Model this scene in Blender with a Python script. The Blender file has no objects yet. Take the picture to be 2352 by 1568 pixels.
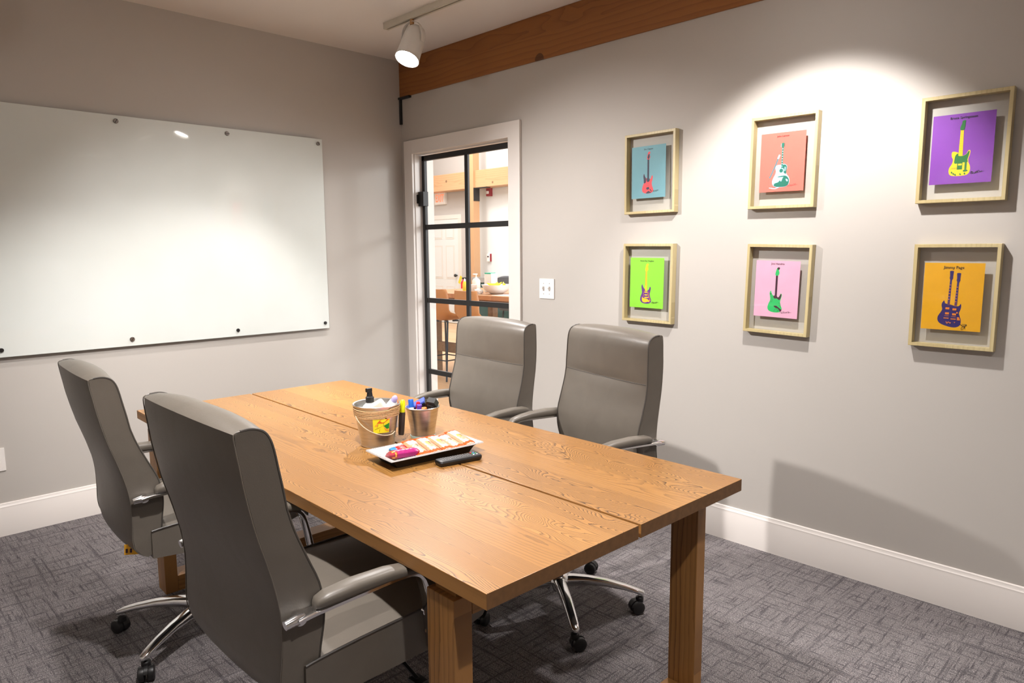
import bpy, bmesh, math, random
from mathutils import Vector, Matrix, Euler
random.seed(7)
PI = math.pi
SC = bpy.context.scene
COL = SC.collection

# ------------------------------------------------------------------ materials
def lin(c):
    return tuple((v/12.92 if v <= .04045 else ((v+.055)/1.055)**2.4) for v in c)
def rgb(r, g, b):
    return lin((r/255, g/255, b/255)) + (1,)
class NT:
    def __init__(s, name):
        s.m = bpy.data.materials.new(name); s.m.use_nodes = True
        s.t = s.m.node_tree; s.t.nodes.clear()
        s.out = s.n('ShaderNodeOutputMaterial')
    def n(s, typ, **kw):
        nd = s.t.nodes.new(typ)
        for k, v in kw.items():
            if k.startswith('i_'):
                nd.inputs[k[2:].replace('_', ' ')].default_value = v
            else: setattr(nd, k, v)
        return nd
    def l(s, a, ao, b, bi): s.t.links.new(a.outputs[ao], b.inputs[bi])
    def math(s, op, a, b=None, c=None):
        nd = s.n('ShaderNodeMath', operation=op)
        for i, v in enumerate((a, b, c)):
            if v is None: continue
            if isinstance(v, (int, float)): nd.inputs[i].default_value = v
            else: s.t.links.new(v, nd.inputs[i])
        return nd.outputs[0]
    def mix(s, f, a, b, typ='MIX'):
        nd = s.n('ShaderNodeMix', data_type='RGBA', blend_type=typ)
        for i, v in ((0, f), (6, a), (7, b)):
            if hasattr(v, 'links'): s.t.links.new(v, nd.inputs[i])
            else: nd.inputs[i].default_value = v
        return nd.outputs[2]
    def ramp(s, f, stops):
        nd = s.n('ShaderNodeValToRGB')
        el = nd.color_ramp.elements
        while len(el) < len(stops): el.new(.5)
        for e, (p, c) in zip(el, stops): e.position = p; e.color = c
        s.t.links.new(f, nd.inputs[0]); return nd.outputs[0]
    def noise(s, vec, scale, detail=2, rough=.5, dist=0):
        nd = s.n('ShaderNodeTexNoise'); nd.inputs['Scale'].default_value = scale
        nd.inputs['Detail'].default_value = detail; nd.inputs['Roughness'].default_value = rough
        nd.inputs['Distortion'].default_value = dist
        if vec is not None: s.t.links.new(vec, nd.inputs['Vector'])
        return nd.outputs[0]
    def coord(s, scale=(1,1,1), loc=(0,0,0), rot=(0,0,0)):
        tc = s.n('ShaderNodeTexCoord'); mp = s.n('ShaderNodeMapping')
        mp.inputs['Scale'].default_value = scale; mp.inputs['Location'].default_value = loc
        mp.inputs['Rotation'].default_value = rot
        s.l(tc, 'Object', mp, 'Vector'); return mp.outputs[0]
    def bsdf(s, color, rough=.5, metal=0, spec=.5, coat=0, bump=None, bstr=.1, bdist=.001, emit=None, estr=0, roughsock=None):
        p = s.n('ShaderNodeBsdfPrincipled')
        if hasattr(color, 'links'): s.t.links.new(color, p.inputs['Base Color'])
        else: p.inputs['Base Color'].default_value = color
        p.inputs['Roughness'].default_value = rough; p.inputs['Metallic'].default_value = metal
        p.inputs['Specular IOR Level'].default_value = spec
        p.inputs['Coat Weight'].default_value = coat; p.inputs['Coat Roughness'].default_value = .15
        if roughsock is not None: s.t.links.new(roughsock, p.inputs['Roughness'])
        if emit is not None:
            p.inputs['Emission Color'].default_value = emit; p.inputs['Emission Strength'].default_value = estr
        if bump is not None:
            b = s.n('ShaderNodeBump'); b.inputs['Strength'].default_value = bstr; b.inputs['Distance'].default_value = bdist
            s.t.links.new(bump, b.inputs['Height']); s.t.links.new(b.outputs[0], p.inputs['Normal'])
        s.t.links.new(p.outputs[0], s.out.inputs[0]); return s.m

def plain(name, c, rough=.5, metal=0, spec=.5, coat=0, var=.06, scale=18):
    t = NT(name); v = t.coord()
    n = t.noise(v, scale, 3)
    dark = tuple(x*(1-var) for x in c[:3])+(1,)
    lite = tuple(min(1, x*(1+var)) for x in c[:3])+(1,)
    col = t.ramp(n, [(.3, dark), (.7, lite)])
    return t.bsdf(col, rough, metal, spec, coat)
def paint(name, c, rough=.6, bscale=420, bstr=.06):
    t = NT(name); v = t.coord(); n = t.noise(v, bscale, 3, .6); big = t.noise(v, 1.3, 2)
    col = t.ramp(big, [(.3, tuple(x*.985 for x in c[:3])+(1,)), (.7, tuple(min(1, x*1.015) for x in c[:3])+(1,))])
    return t.bsdf(col, rough, 0, .35, bump=n, bstr=bstr, bdist=.0006)
def leather():
    t = NT('grey_leather'); v = t.coord()
    n = t.noise(v, 380, 3, .6); w = t.noise(v, 9, 2, .5, .6)
    h = t.math('ADD', t.math('MULTIPLY', n, .25), t.math('MULTIPLY', w, 1.6))
    c = rgb(103, 96, 87)
    col = t.ramp(w, [(.3, tuple(x*.94 for x in c[:3])+(1,)), (.7, tuple(x*1.05 for x in c[:3])+(1,))])
    r = t.math('ADD', t.math('MULTIPLY', n, .12), .33)
    return t.bsdf(col, .4, 0, .5, bump=h, bstr=.28, bdist=.0025, roughsock=r)
def chrome(name='chrome', c=(.82, .82, .83, 1), r=.09):
    t = NT(name); v = t.coord(); n = t.noise(v, 30, 2)
    rs = t.math('ADD', t.math('MULTIPLY', n, .05), r)
    return t.bsdf(c, r, 1, .5, roughsock=rs)
def thin_glass(name, tint=(.97, .985, .98, 1), refl=1.0):
    t = NT(name)
    tr = t.n('ShaderNodeBsdfTransparent'); tr.inputs[0].default_value = tint
    gl = t.n('ShaderNodeBsdfGlossy'); gl.inputs['Roughness'].default_value = .02
    lw = t.n('ShaderNodeLayerWeight'); lw.inputs['Blend'].default_value = .5
    f = t.math('MULTIPLY', t.math('ADD', t.math('MULTIPLY', t.math('POWER', lw.outputs['Facing'], 5.), .95), .04), refl)
    mx = t.n('ShaderNodeMixShader')
    t.t.links.new(f, mx.inputs[0]); t.t.links.new(tr.outputs[0], mx.inputs[1]); t.t.links.new(gl.outputs[0], mx.inputs[2])
    t.t.links.new(mx.outputs[0], t.out.inputs[0]); return t.m
def wood(name, lite, mid, dark, along='X', across='Y', board=.12, freq=70, rough=.38, stretch=.55, spec=.45, knots=0, var=.22, amp=.10, depth=.015, seed=0., line=.75, coat=0, cath=0.):
    """plain-sawn board grain: growth rings cut nearly tangentially, per glued lamella"""
    t = NT(name)
    tc = t.n('ShaderNodeTexCoord'); sp = t.n('ShaderNodeSeparateXYZ'); t.l(tc, 'Object', sp, 0)
    ax = {'X': 0, 'Y': 1, 'Z': 2}
    L = sp.outputs[ax[along]]; A = sp.outputs[ax[across]]
    third = ({'X', 'Y', 'Z'}-{along, across}).pop(); T = sp.outputs[ax[third]]
    bi = t.math('FLOOR', t.math('DIVIDE', t.math('ADD', A, 10.013), board))
    af = t.math('SUBTRACT', t.math('FRACT', t.math('DIVIDE', t.math('ADD', A, 10.013), board)), .5)
    wn = t.n('ShaderNodeTexWhiteNoise', noise_dimensions='1D'); t.t.links.new(t.math('ADD', bi, seed), wn.inputs['W'])
    R = wn.outputs['Value']
    wn2 = t.n('ShaderNodeTexWhiteNoise', noise_dimensions='1D'); t.t.links.new(t.math('ADD', bi, 37.7+seed), wn2.inputs['W'])
    R2 = wn2.outputs['Value']
    cv = t.n('ShaderNodeCombineXYZ')
    t.t.links.new(t.math('MULTIPLY', t.math('ADD', L, t.math('MULTIPLY', R, 9.)), stretch*1.6), cv.inputs[0])
    t.t.links.new(t.math('MULTIPLY', A, 3.2), cv.inputs[1]); t.t.links.new(t.math('MULTIPLY', R, 13.), cv.inputs[2])
    n1 = t.noise(cv.outputs[0], 1.7, 2, .5)
    cv2 = t.n('ShaderNodeCombineXYZ')
    t.t.links.new(t.math('MULTIPLY', L, 7.), cv2.inputs[0]); t.t.links.new(t.math('MULTIPLY', A, 75.), cv2.inputs[1]); t.t.links.new(t.math('MULTIPLY', R, 5.), cv2.inputs[2])
    n2 = t.noise(cv2.outputs[0], 1., 3, .6)
    off = t.math('MULTIPLY', t.math('SUBTRACT', R2, .5), board*.9)
    sel = t.math('GREATER_THAN', R2, 1.-cath)
    aa = t.math('ADD', t.math('MULTIPLY', af, board), t.math('MULTIPLY', off, t.math('SUBTRACT', 1., t.math('MULTIPLY', sel, .75))))
    aa = t.math('MULTIPLY', aa, t.math('ADD', 1., t.math('MULTIPLY', sel, 1.1)))
    dd = t.math('ADD', t.math('MULTIPLY', t.math('MULTIPLY', t.math('SUBTRACT', n1, .5), amp*2.), t.math('ADD', 1., t.math('MULTIPLY', sel, 3.6))), depth)
    rr = t.math('SQRT', t.math('ADD', t.math('MULTIPLY', aa, aa), t.math('MULTIPLY', dd, dd)))
    rr = t.math('ADD', rr, t.math('MULTIPLY', n2, .011))
    ring = t.math('FRACT', t.math('MULTIPLY', rr, freq))
    saw = t.math('POWER', ring, 3.2)
    # fine pores
    cv3 = t.n('ShaderNodeCombineXYZ')
    t.t.links.new(t.math('MULTIPLY', L, 14.), cv3.inputs[0]); t.t.links.new(t.math('MULTIPLY', A, 420.), cv3.inputs[1]); t.t.links.new(t.math('MULTIPLY', T, 90.), cv3.inputs[2])
    pore = t.noise(cv3.outputs[0], 1., 2, .6)
    base = t.mix(t.math('MULTIPLY', R, 1.), lite, mid)
    base = t.mix(t.math('MULTIPLY', n2, .45), base, mid)
    fac = t.math('MULTIPLY', saw, t.math('MULTIPLY', t.math('ADD', t.math('MULTIPLY', R2, .9), .45), line))
    col = t.mix(fac, base, dark)
    pf = t.math('MULTIPLY', t.math('SUBTRACT', 1., t.math('SMOOTH_MIN', t.math('MULTIPLY', pore, 2.2), 1., .1)), .35)
    pf = t.math('MAXIMUM', pf, 0.)
    col = t.mix(pf, col, dark)
    if knots:
        vo = t.n('ShaderNodeTexVoronoi'); vo.inputs['Scale'].default_value = knots
        t.t.links.new(tc.outputs['Object'], vo.inputs['Vector'])
        k = t.math('LESS_THAN', vo.outputs['Distance'], .055)
        col = t.mix(t.math('MULTIPLY', k, .75), col, tuple(x*.35 for x in dark[:3])+(1,))
    return t.bsdf(col, rough, 0, spec, coat, bump=saw, bstr=.06, bdist=.0005)
def carpet():
    t = NT('charcoal_carpet')
    v = t.coord()
    fine = t.noise(v, 260, 2, .7); mid = t.noise(v, 55, 3, .7); big = t.noise(v, 3.2, 2)
    def stripes(sc, seed):
        vv = t.coord(scale=sc, loc=(seed, seed*1.7, 0)); return t.noise(vv, 1., 3, .55)
    s1 = stripes((110, 9, 1), 3.1); s2 = stripes((9, 110, 1), 8.4)
    s3 = stripes((48, 1.6, 1), 5.5); s4 = stripes((1.6, 48, 1), 1.5)
    rib = t.n('ShaderNodeTexWave', wave_type='BANDS', bands_direction='DIAGONAL'); rib.inputs['Scale'].default_value = 95; rib.inputs['Distortion'].default_value = 2.5
    rib.inputs['Detail'].default_value = 1
    t.t.links.new(v, rib.inputs['Vector'])
    def dark(s, lo, hi):
        r = t.n('ShaderNodeMapRange'); r.inputs[1].default_value = lo; r.inputs[2].default_value = hi
        r.inputs[3].default_value = 1; r.inputs[4].default_value = 0
        t.t.links.new(s, r.inputs[0]); return r.outputs[0]
    d = t.math('MAXIMUM', t.math('MAXIMUM', dark(s1, .34, .47), dark(s2, .34, .47)), t.math('MULTIPLY', t.math('MAXIMUM', dark(s3, .33, .43), dark(s4, .33, .43)), .95))
    d = t.math('MULTIPLY', d, t.math('ADD', t.math('MULTIPLY', mid, .9), .25))
    base = t.ramp(fine, [(.32, rgb(66, 63, 65)), (.5, rgb(128, 122, 122)), (.7, rgb(192, 184, 181))])
    base = t.mix(t.math('MULTIPLY', big, .35), base, rgb(112, 105, 106))
    base = t.mix(t.math('MULTIPLY', rib.outputs['Fac'], .28), base, rgb(70, 67, 71))
    col = t.mix(t.math('MINIMUM', t.math('MULTIPLY', d, .9), .88), base, rgb(50, 47, 52))
    h = t.math('ADD', t.math('ADD', fine, t.math('MULTIPLY', rib.outputs['Fac'], .6)), t.math('MULTIPLY', d, -.8))
    return t.bsdf(col, .95, 0, .1, bump=h, bstr=.55, bdist=.004)
def steel(name='galvanised_steel'):
    t = NT(name); v = t.coord(scale=(1, 1, 9)); n = t.noise(v, 14, 3, .6)
    col = t.ramp(n, [(.3, (.55, .54, .52, 1)), (.7, (.74, .73, .71, 1))])
    rs = t.math('ADD', t.math('MULTIPLY', n, .14), .24)
    return t.bsdf(col, .3, 1, .5, roughsock=rs)
def emission(name, c, s):
    t = NT(name); e = t.n('ShaderNodeEmission'); e.inputs[0].default_value = c; e.inputs[1].default_value = s
    t.t.links.new(e.outputs[0], t.out.inputs[0]); return t.m

M = {}
M['wall'] = paint('warm_grey_wall_paint', rgb(187, 181, 174))
M['hallwall'] = paint('grey_hall_paint', rgb(196, 190, 186))
M['hallwhite'] = paint('white_hall_paint', rgb(226, 228, 228))
M['ceiling'] = paint('ceiling_paint', rgb(232, 225, 218), .8)
M['trim'] = paint('white_trim_paint', rgb(226, 219, 213), .4, 90, .02)
M['carpet'] = carpet()
M['hallfloor'] = wood('light_oak_flooring', rgb(222, 186, 148), rgb(205, 165, 122), rgb(178, 135, 95), 'X', 'Y', .13, 26, .4, line=.3)
M['oak'] = wood('stained_oak', rgb(178, 129, 69), rgb(155, 108, 54), rgb(66, 40, 18), 'X', 'Y', .118, 92, .42, line=.82, amp=.14, spec=.4, coat=.16, cath=.55)
M['oakedge'] = wood('oak_long_edge', rgb(176, 128, 72), rgb(158, 110, 58), rgb(96, 62, 30), 'X', 'Z', .5, 60, .45, line=.35, amp=.03, depth=.3)
M['oakend'] = plain('oak_end_grain', rgb(112, 78, 45), .55, var=.14, scale=60)
M['oakv'] = wood('stained_oak_upright', rgb(172, 124, 70), rgb(150, 104, 56), rgb(84, 54, 26), 'Z', 'X', .09, 60, .42, line=.6)
M['oaky'] = wood('stained_oak_rail', rgb(172, 124, 70), rgb(150, 104, 56), rgb(84, 54, 26), 'Y', 'Z', .085, 60, .42, line=.6)
M['beam'] = wood('fir_timber', rgb(152, 96, 44), rgb(134, 80, 34), rgb(100, 56, 22), 'X', 'Z', .6, 30, .5, line=.35, knots=1.6, amp=.16, depth=.08)
M['post'] = wood('pale_fir_timber', rgb(206, 164, 124), rgb(194, 148, 106), rgb(166, 116, 76), 'Z', 'X', .4, 30, .5, line=.3, knots=2.4)
M['hbeam'] = wood('pale_fir_beam', rgb(206, 164, 124), rgb(194, 148, 106), rgb(166, 116, 76), 'X', 'Z', .6, 30, .5, line=.3, knots=2.2)
M['bartop'] = wood('bar_table_wood', rgb(206, 150, 102), rgb(190, 132, 84), rgb(150, 98, 58), 'X', 'Y', .14, 40, .4, line=.35)
M['barleg'] = plain('weathered_brown_wood', rgb(134, 106, 80), .6, var=.15, scale=40)
M['leather'] = leather()
M['piping'] = plain('dark_grey_piping', rgb(74, 69, 64), .45)
M['chrome'] = chrome()
M['blackplastic'] = plain('black_plastic', rgb(30, 29, 29), .42)
M['blackmetal'] = plain('black_steel', rgb(38, 37, 37), .45, spec=.4)
M['screw'] = chrome('brushed_standoff', (.35, .32, .3, 1), .28)
M['boltblack'] = plain('black_cap', rgb(26, 24, 24), .35)
t = NT('white_glass_board'); M['board'] = t.bsdf(t.ramp(t.noise(t.coord(), 2.5, 3), [(.3, rgb(208, 212, 207)), (.7, rgb(214, 218, 214))]), .03, 0, .45)
M['boardedge'] = plain('green_glass_edge', rgb(150, 170, 160), .2)
M['plate'] = plain('white_switch_plastic', rgb(238, 232, 226), .35, var=.02)
M['switchslot'] = plain('grey_slot', rgb(150, 144, 138), .5)
M['whitemetal'] = plain('white_lamp_enamel', rgb(226, 222, 216), .4, var=.02)
M['track'] = plain('cream_track_enamel', rgb(196, 188, 172), .4, var=.03)
M['copper'] = plain('tan_adapter_plastic', rgb(176, 132, 84), .5)
M['lampface'] = emission('lit_lamp_face', (1, .97, .94, 1), 60)
M['gold'] = wood('pale_gilt_frame', rgb(202, 186, 142), rgb(186, 168, 122), rgb(156, 136, 92), 'Z', 'X', .5, 60, .4, line=.3)
M['glass'] = thin_glass('clear_picture_glass', (.985, .99, .985, 1), .6)
M['doorglass'] = thin_glass('clear_door_glass', (.985, .99, .99, 1), .6)
M['steel'] = steel()
M['twine'] = plain('jute_twine', rgb(206, 170, 124), .9, var=.25, scale=300)
M['bail'] = plain('white_bail_wire', rgb(216, 196, 168), .4)
def ink(name, r, g, b, rough=.55): 
    if name not in M: M[name] = plain(name, rgb(r, g, b), rough, var=.03)
    return M[name]
M['white'] = ink('white_plastic', 244, 243, 240, .35)
M['tray_in'] = plain('white_tray_glaze', rgb(200, 197, 195), .2, var=.02)
M['tray_out'] = plain('black_tray_glaze', rgb(34, 30, 28), .45)

# ------------------------------------------------------------------ mesh building
class MB:
    def __init__(s): s.bm = bmesh.new(); s.mats = []; s.bev = False
    def mi(s, m):
        if m not in s.mats: s.mats.append(m)
        return s.mats.index(m)
    def face(s, pts, m):
        vs = [s.bm.verts.new(p) for p in pts]
        f = s.bm.faces.new(vs); f.material_index = s.mi(m); return f
    def box(s, lo, hi, m, bev=0, seg=2, mtx=None):
        i = s.mi(m)
        r = bmesh.ops.create_cube(s.bm, size=1)
        vs = r['verts']
        for v in vs:
            v.co = Vector([lo[k]+(v.co[k]+.5)*(hi[k]-lo[k]) for k in range(3)])
        fs = set(f for v in vs for f in v.link_faces)
        for f in fs: f.material_index = i
        if bev:
            s.bev = True
            es = list(set(e for v in vs for e in v.link_edges))
            rb = bmesh.ops.bevel(s.bm, geom=es, offset=bev, segments=seg, affect='EDGES', profile=.5)
            for f in rb['faces']: f.material_index = i
            vs = list(set(v for f in rb['faces'] for v in f.verts) | set(v for v in vs if v.is_valid))
        if mtx is not None:
            for v in vs: v.co = mtx @ v.co
        return vs
    def loft(s, rings, m, cap=True, close=True):
        i = s.mi(m); n = len(rings[0]); R = [[s.bm.verts.new(p) for p in r] for r in rings]
        for a, b in zip(R[:-1], R[1:]):
            for k in range(n if close else n-1):
                f = s.bm.faces.new((a[k], a[(k+1) % n], b[(k+1) % n], b[k])); f.material_index = i
        if cap and close:
            f = s.bm.faces.new(list(reversed(R[0]))); f.material_index = i
            f = s.bm.faces.new(R[-1]); f.material_index = i
        return R
    def lathe(s, prof, m, seg=32, mtx=None, cap=True):
        rings = []
        for r, z in prof:
            ring = [Vector((r*math.cos(2*PI*k/seg), r*math.sin(2*PI*k/seg), z)) for k in range(seg)]
            if mtx is not None: ring = [mtx @ p for p in ring]
            rings.append(ring)
        return s.loft(rings, m, cap)
    def tube(s, path, r, m, seg=8, closed=False, flat=None):
        """round (or flat: (half width, half thickness, side vector)) bar along a path"""
        pts = [Vector(p) for p in path]; n = len(pts); rings = []
        prev = None
        for k, p in enumerate(pts):
            a = pts[(k-1) % n] if (closed or k) else pts[0]; b = pts[(k+1) % n] if (closed or k < n-1) else pts[-1]
            d = (b-a).normalized()
            if flat: u = Vector(flat[2]); u = (u-d*u.dot(d)).normalized()
            else:
                if prev is None: u = d.orthogonal().normalized()
                else: u = (prev-d*prev.dot(d)).normalized()
            prev = u; w = d.cross(u)
            rr = r[k] if isinstance(r, (list, tuple)) else r
            ring = []
            for j in range(seg):
                t = 2*PI*(j+.5)/seg
                if flat:
                    c, sn = math.cos(t), math.sin(t)
                    e = .45
                    ring.append(p+u*flat[0]*math.copysign(abs(c)**e, c)+w*flat[1]*math.copysign(abs(sn)**e, sn))
                else: ring.append(p+u*rr*math.cos(t)+w*rr*math.sin(t))
            rings.append(ring)
        if closed: rings.append(rings[0])
        if closed:
            i = s.mi(m); R = [[s.bm.verts.new(q) for q in r_] for r_ in rings[:-1]]
            for k in range(n):
                a, b = R[k], R[(k+1) % n]
                for j in range(seg):
                    f = s.bm.faces.new((a[j], a[(j+1) % seg], b[(j+1) % seg], b[j])); f.material_index = i
        else: s.loft(rings, m)
    def sphere(s, c, r, m, sc=(1, 1, 1), u=16, v=10):
        i = s.mi(m); q = bmesh.ops.create_uvsphere(s.bm, u_segments=u, v_segments=v, radius=r)
        for w in q['verts']:
            w.co = Vector((w.co.x*sc[0], w.co.y*sc[1], w.co.z*sc[2]))+Vector(c)
        for f in set(f for w in q['verts'] for f in w.link_faces): f.material_index = i
        return q['verts']
    def prism(s, poly, axis, a, b, m):
        """extrude 2-D polygon: axis 'x': poly (y,z); 'y': (x,z); 'z': (x,y)"""
        def P(u, v, w): return {'x': (w, u, v), 'y': (u, w, v), 'z': (u, v, w)}[axis]
        s.loft([[Vector(P(u, v, a)) for u, v in poly], [Vector(P(u, v, b)) for u, v in poly]], m)
    def xf(s, mtx): bmesh.ops.transform(s.bm, matrix=mtx, verts=s.bm.verts); return s
    def done(s, name, parent=None, sharp=.62, loc=None):
        bmesh.ops.recalc_face_normals(s.bm, faces=s.bm.faces) if sharp < 9 else None
        for f in s.bm.faces: f.smooth = True
        for e in s.bm.edges:
            if len(e.link_faces) == 2 and e.calc_face_angle(0) > sharp: e.smooth = False
        me = bpy.data.meshes.new(name); s.bm.to_mesh(me); s.bm.free()
        for m in s.mats: me.materials.append(m)
        o = bpy.data.objects.new(name, me); COL.objects.link(o)
        if s.bev:
            wn = o.modifiers.new('weighted', 'WEIGHTED_NORMAL'); wn.keep_sharp = True; wn.weight = 80
        if parent is not None: o.parent = parent
        if loc is not None: o.location = loc
        return o
def tag(o, label=None, cat=None, group=None, kind=None):
    if label: o['label'] = label
    if cat: o['category'] = cat
    if group: o['group'] = group
    if kind: o['kind'] = kind
    return o
def empty(name, loc, rz=0, label=None, cat=None, group=None):
    o = bpy.data.objects.new(name, None); COL.objects.link(o); o.empty_display_size = .05
    o.location = loc; o.rotation_euler = (0, 0, rz); return tag(o, label, cat, group)
def copy_tree(o, parent=None):
    c = o.copy(); COL.objects.link(c)
    if parent is not None: c.parent = parent
    for ch in list(o.children): copy_tree(ch, c)
    return c
def struct(o): o['kind'] = 'structure'; return o
def crom(pts, n=6, closed=True):
    P = [Vector(p) for p in pts]; N = len(P); out = []
    for i in range(N if closed else N-1):
        p0, p1, p2, p3 = (P[(i-1) % N], P[i], P[(i+1) % N], P[(i+2) % N]) if closed else (P[max(i-1, 0)], P[i], P[i+1], P[min(i+2, N-1)])
        for k in range(n):
            t = k/n
            out.append(.5*((2*p1)+(p2-p0)*t+(2*p0-5*p1+4*p2-p3)*t*t+(3*p1-p0-3*p2+p3)*t**3))
    if not closed: out.append(P[-1])
    return out
def text_mesh(body, size, bold=0.0):
    cu = bpy.data.curves.new('lettering', 'FONT'); cu.body = body; cu.size = size; cu.align_x = 'CENTER'; cu.offset = bold; cu.resolution_u = 2
    ob = bpy.data.objects.new('lettering', cu); COL.objects.link(ob)
    bpy.context.view_layer.update()
    dg = bpy.context.evaluated_depsgraph_get()
    me = bpy.data.meshes.new_from_object(ob.evaluated_get(dg))
    vs = [v.co.copy() for v in me.vertices]; fs = [tuple(p.vertices) for p in me.polygons]
    bpy.data.objects.remove(ob); bpy.data.curves.remove(cu); bpy.data.meshes.remove(me)
    return vs, fs
def add_text(mb, body, size, m, mtx, bold=0.0):
    vs, fs = text_mesh(body, size, bold); i = mb.mi(m)
    V = [mb.bm.verts.new(mtx @ v) for v in vs]
    for f in fs:
        try: q = mb.bm.faces.new([V[k] for k in f]); q.material_index = i
        except ValueError: pass

# ------------------------------------------------------------------ room shell
ZC = 2.6955
XR, YF = 5.1, -4.4     # right and front walls, behind the camera
HX0, HX1, HY1, HZ = -8.6, 4.6, 5.70, 3.9   # hall beyond the glass door
DX0, DX1, DZ = .138, 1.088, 2.055          # door opening

b = MB(); b.box((0, YF, -.05), (XR, 0, 0), M['carpet']); fl = struct(b.done('floor'))
b = MB(); b.box((HX0, .15, -.05), (HX1, HY1, 0), M['hallfloor']); b.box((DX0, 0, -.05), (DX1, .15, -.002), M['hallfloor']); struct(b.done('floor_hall'))
b = MB(); b.box((-.12, YF, ZC), (XR, .15, ZC+.1), M['ceiling']); struct(b.done('ceiling'))
b = MB(); b.box((-.12, YF, 0), (0, 0, ZC), M['wall']); struct(b.done('wall_left'))
b = MB()
ZB = 2.4496
b.box((-.12, 0, 0), (DX0-.006, .15, ZB), M['wall']); b.box((DX1+.006, 0, 0), (XR, .15, ZB), M['wall'])
b.box((DX0-.006, 0, DZ+.006), (DX1+.006, .15, ZB), M['wall']); struct(b.done('wall_back'))
b = MB(); b.box((XR, YF, 0), (XR+.12, .15, ZC), M['wall']); struct(b.done('wall_right'))
b = MB(); b.box((-.12, YF-.12, 0), (XR+.12, YF, ZC), M['wall']); struct(b.done('wall_front'))
# timber header over the back wall
b = MB(); b.box((.003, -.012, ZB), (XR, .15, ZC), M['beam'], .004); o = b.done('timber_beam')
tag(o, 'long brown knotty timber beam running along the top of the picture wall', 'beam')
b = MB()
b.box((.002, -.016, 2.268), (.02, -.002, ZB), M['blackmetal']); b.box((.002, -.024, ZB-.014), (.125, .001, ZB-.001), M['blackmetal'])
o = b.done('steel_bracket'); tag(o, 'thin black steel angle bracket under the timber beam end in the corner', 'bracket')

# baseboards
def baseboard(name, along, a0, a1, h=.1645):
    prof = [(0, 0), (.016, 0), (.016, h-.032), (.013, h-.026), (.013, h-.018), (.009, h-.014), (.007, h-.003), (0, h)]
    mb = MB()
    if along == 'x': mb.prism([(-d, z) for d, z in prof], 'x', a0, a1, M['trim'])
    else: mb.prism([(d, z) for d, z in prof], 'y', a0, a1, M['trim'])
    return struct(mb.done(name))
baseboard('baseboard_back', 'x', 1.187, XR)
baseboard('baseboard_left', 'y', YF, -.016)

# door casing and jamb
b = MB()
cw0, cw1, ct = .046, 1.187, 2.147
for x0, x1, f in ((cw0, DX0, 1), (DX1, cw1, -1)):
    b.box((x0, -.019, 0), (x1, 0, ct), M['trim'], .003)
b.box((DX0-.002, -.0185, DZ), (DX1+.002, 0, ct), M['trim'], .003)
b.box((DX0-.012, -.004, 0), (DX0, .152, DZ+.012), M['trim']); b.box((DX1, -.004, 0), (DX1+.012, .152, DZ+.012), M['trim']); b.box((DX0-.001, -.003, DZ), (DX1+.001, .151, DZ+.011), M['trim'])
b.box((DX0, .0, 0), (DX0+.006, .045, DZ), M['trim'], .002)
for x0, x1 in ((.046, DX0), (DX1, cw1)): b.box((x0, .15, 0), (x1, .169, ct), M['trim'], .003)
b.box((.046, .15, DZ), (cw1, .169, ct), M['trim'])
struct(b.done('trim_1'))

# glass door
dr = empty('glass_door', (DX0, .07, 0)); struct(dr); dr.name = 'door_1'
W_ = DX1-DX0; dz1 = 2.046
b = MB(); st, d0, d1 = .030, -.012, .012
b.box((.008, d0, .012), (.008+st, d1, dz1), M['blackmetal'], .002); b.box((W_-.008-st, d0, .012), (W_-.008, d1, dz1), M['blackmetal'], .002)
b.box((.008, d0, dz1-.035), (W_-.008, d1, dz1), M['blackmetal'], .002); b.box((.008, d0, .012), (W_-.008, d1, .09), M['blackmetal'], .002)
b.done('door_frame', dr)
b = MB()
for zc in (1.556, 1.043, .53): b.box((.03, d0+.003, zc-.017), (W_-.03, d1-.003, zc+.017), M['blackmetal'])
b.box((W_/2-.015, d0+.004, .05), (W_/2+.017, d1-.004, dz1-.03), M['blackmetal']); b.done('glazing_bars', dr)
b = MB(); b.box((.03, -.003, .08), (W_-.03, .003, dz1-.03), M['doorglass']); b.done('glass_pane', dr)
b = MB(); b.box((-.004, -.045, 1.70), (.062, -.0, 1.80), M['blackmetal'], .003); b.box((-.004, -.06, 1.72), (.012, -.03, 1.78), M['blackmetal'], .003); b.done('hinge', dr)
b = MB(); b.box((-.004, -.045, .25), (.062, -.0, .35), M['blackmetal'], .003); b.done('hinge', dr)

# ------------------------------------------------------------------ whiteboard
wb = empty('whiteboard', (.0005, -.643, .891), 0, 'large white glass whiteboard mounted with round standoffs on the left wall', 'whiteboard')
BW, BH = 2.44, 1.21
b = MB(); b.box((.024, -BW, 0), (.030, 0, BH), M['board'], .001); b.done('glass_panel', wb)
k = 0
for i in range(5):
    for z in (.036, BH-.03):
        y = -.03-i*(BW-.06)/4.09
        dark = (z < .1 and i != 2)
        b = MB(); mt = Matrix.Translation((0, y, z)) @ Matrix.Rotation(PI/2, 4, 'Y')
        b.lathe([(.0001, 0), (.008, 0), (.008, .0245), (.012, .0245)], M['screw'], 14, mt)
        R = .0105 if dark else .0125
        b.lathe([(R, .0305), (R, .036), (R*.8, .039), (.003, .0392)], M['boltblack'] if dark else M['screw'], 18, mt)
        if not dark:
            a = .6+i
            b.box((-.012, -.0012, -.0004), (.012, .0012, .0006), M['boltblack'], mtx=mt @ Matrix.Translation((0, 0, .0392)) @ Matrix.Rotation(a, 4, 'Z'))
        o = b.done('standoff_mount', wb)
        if dark: o['label'] = 'black capped standoff'

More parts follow.
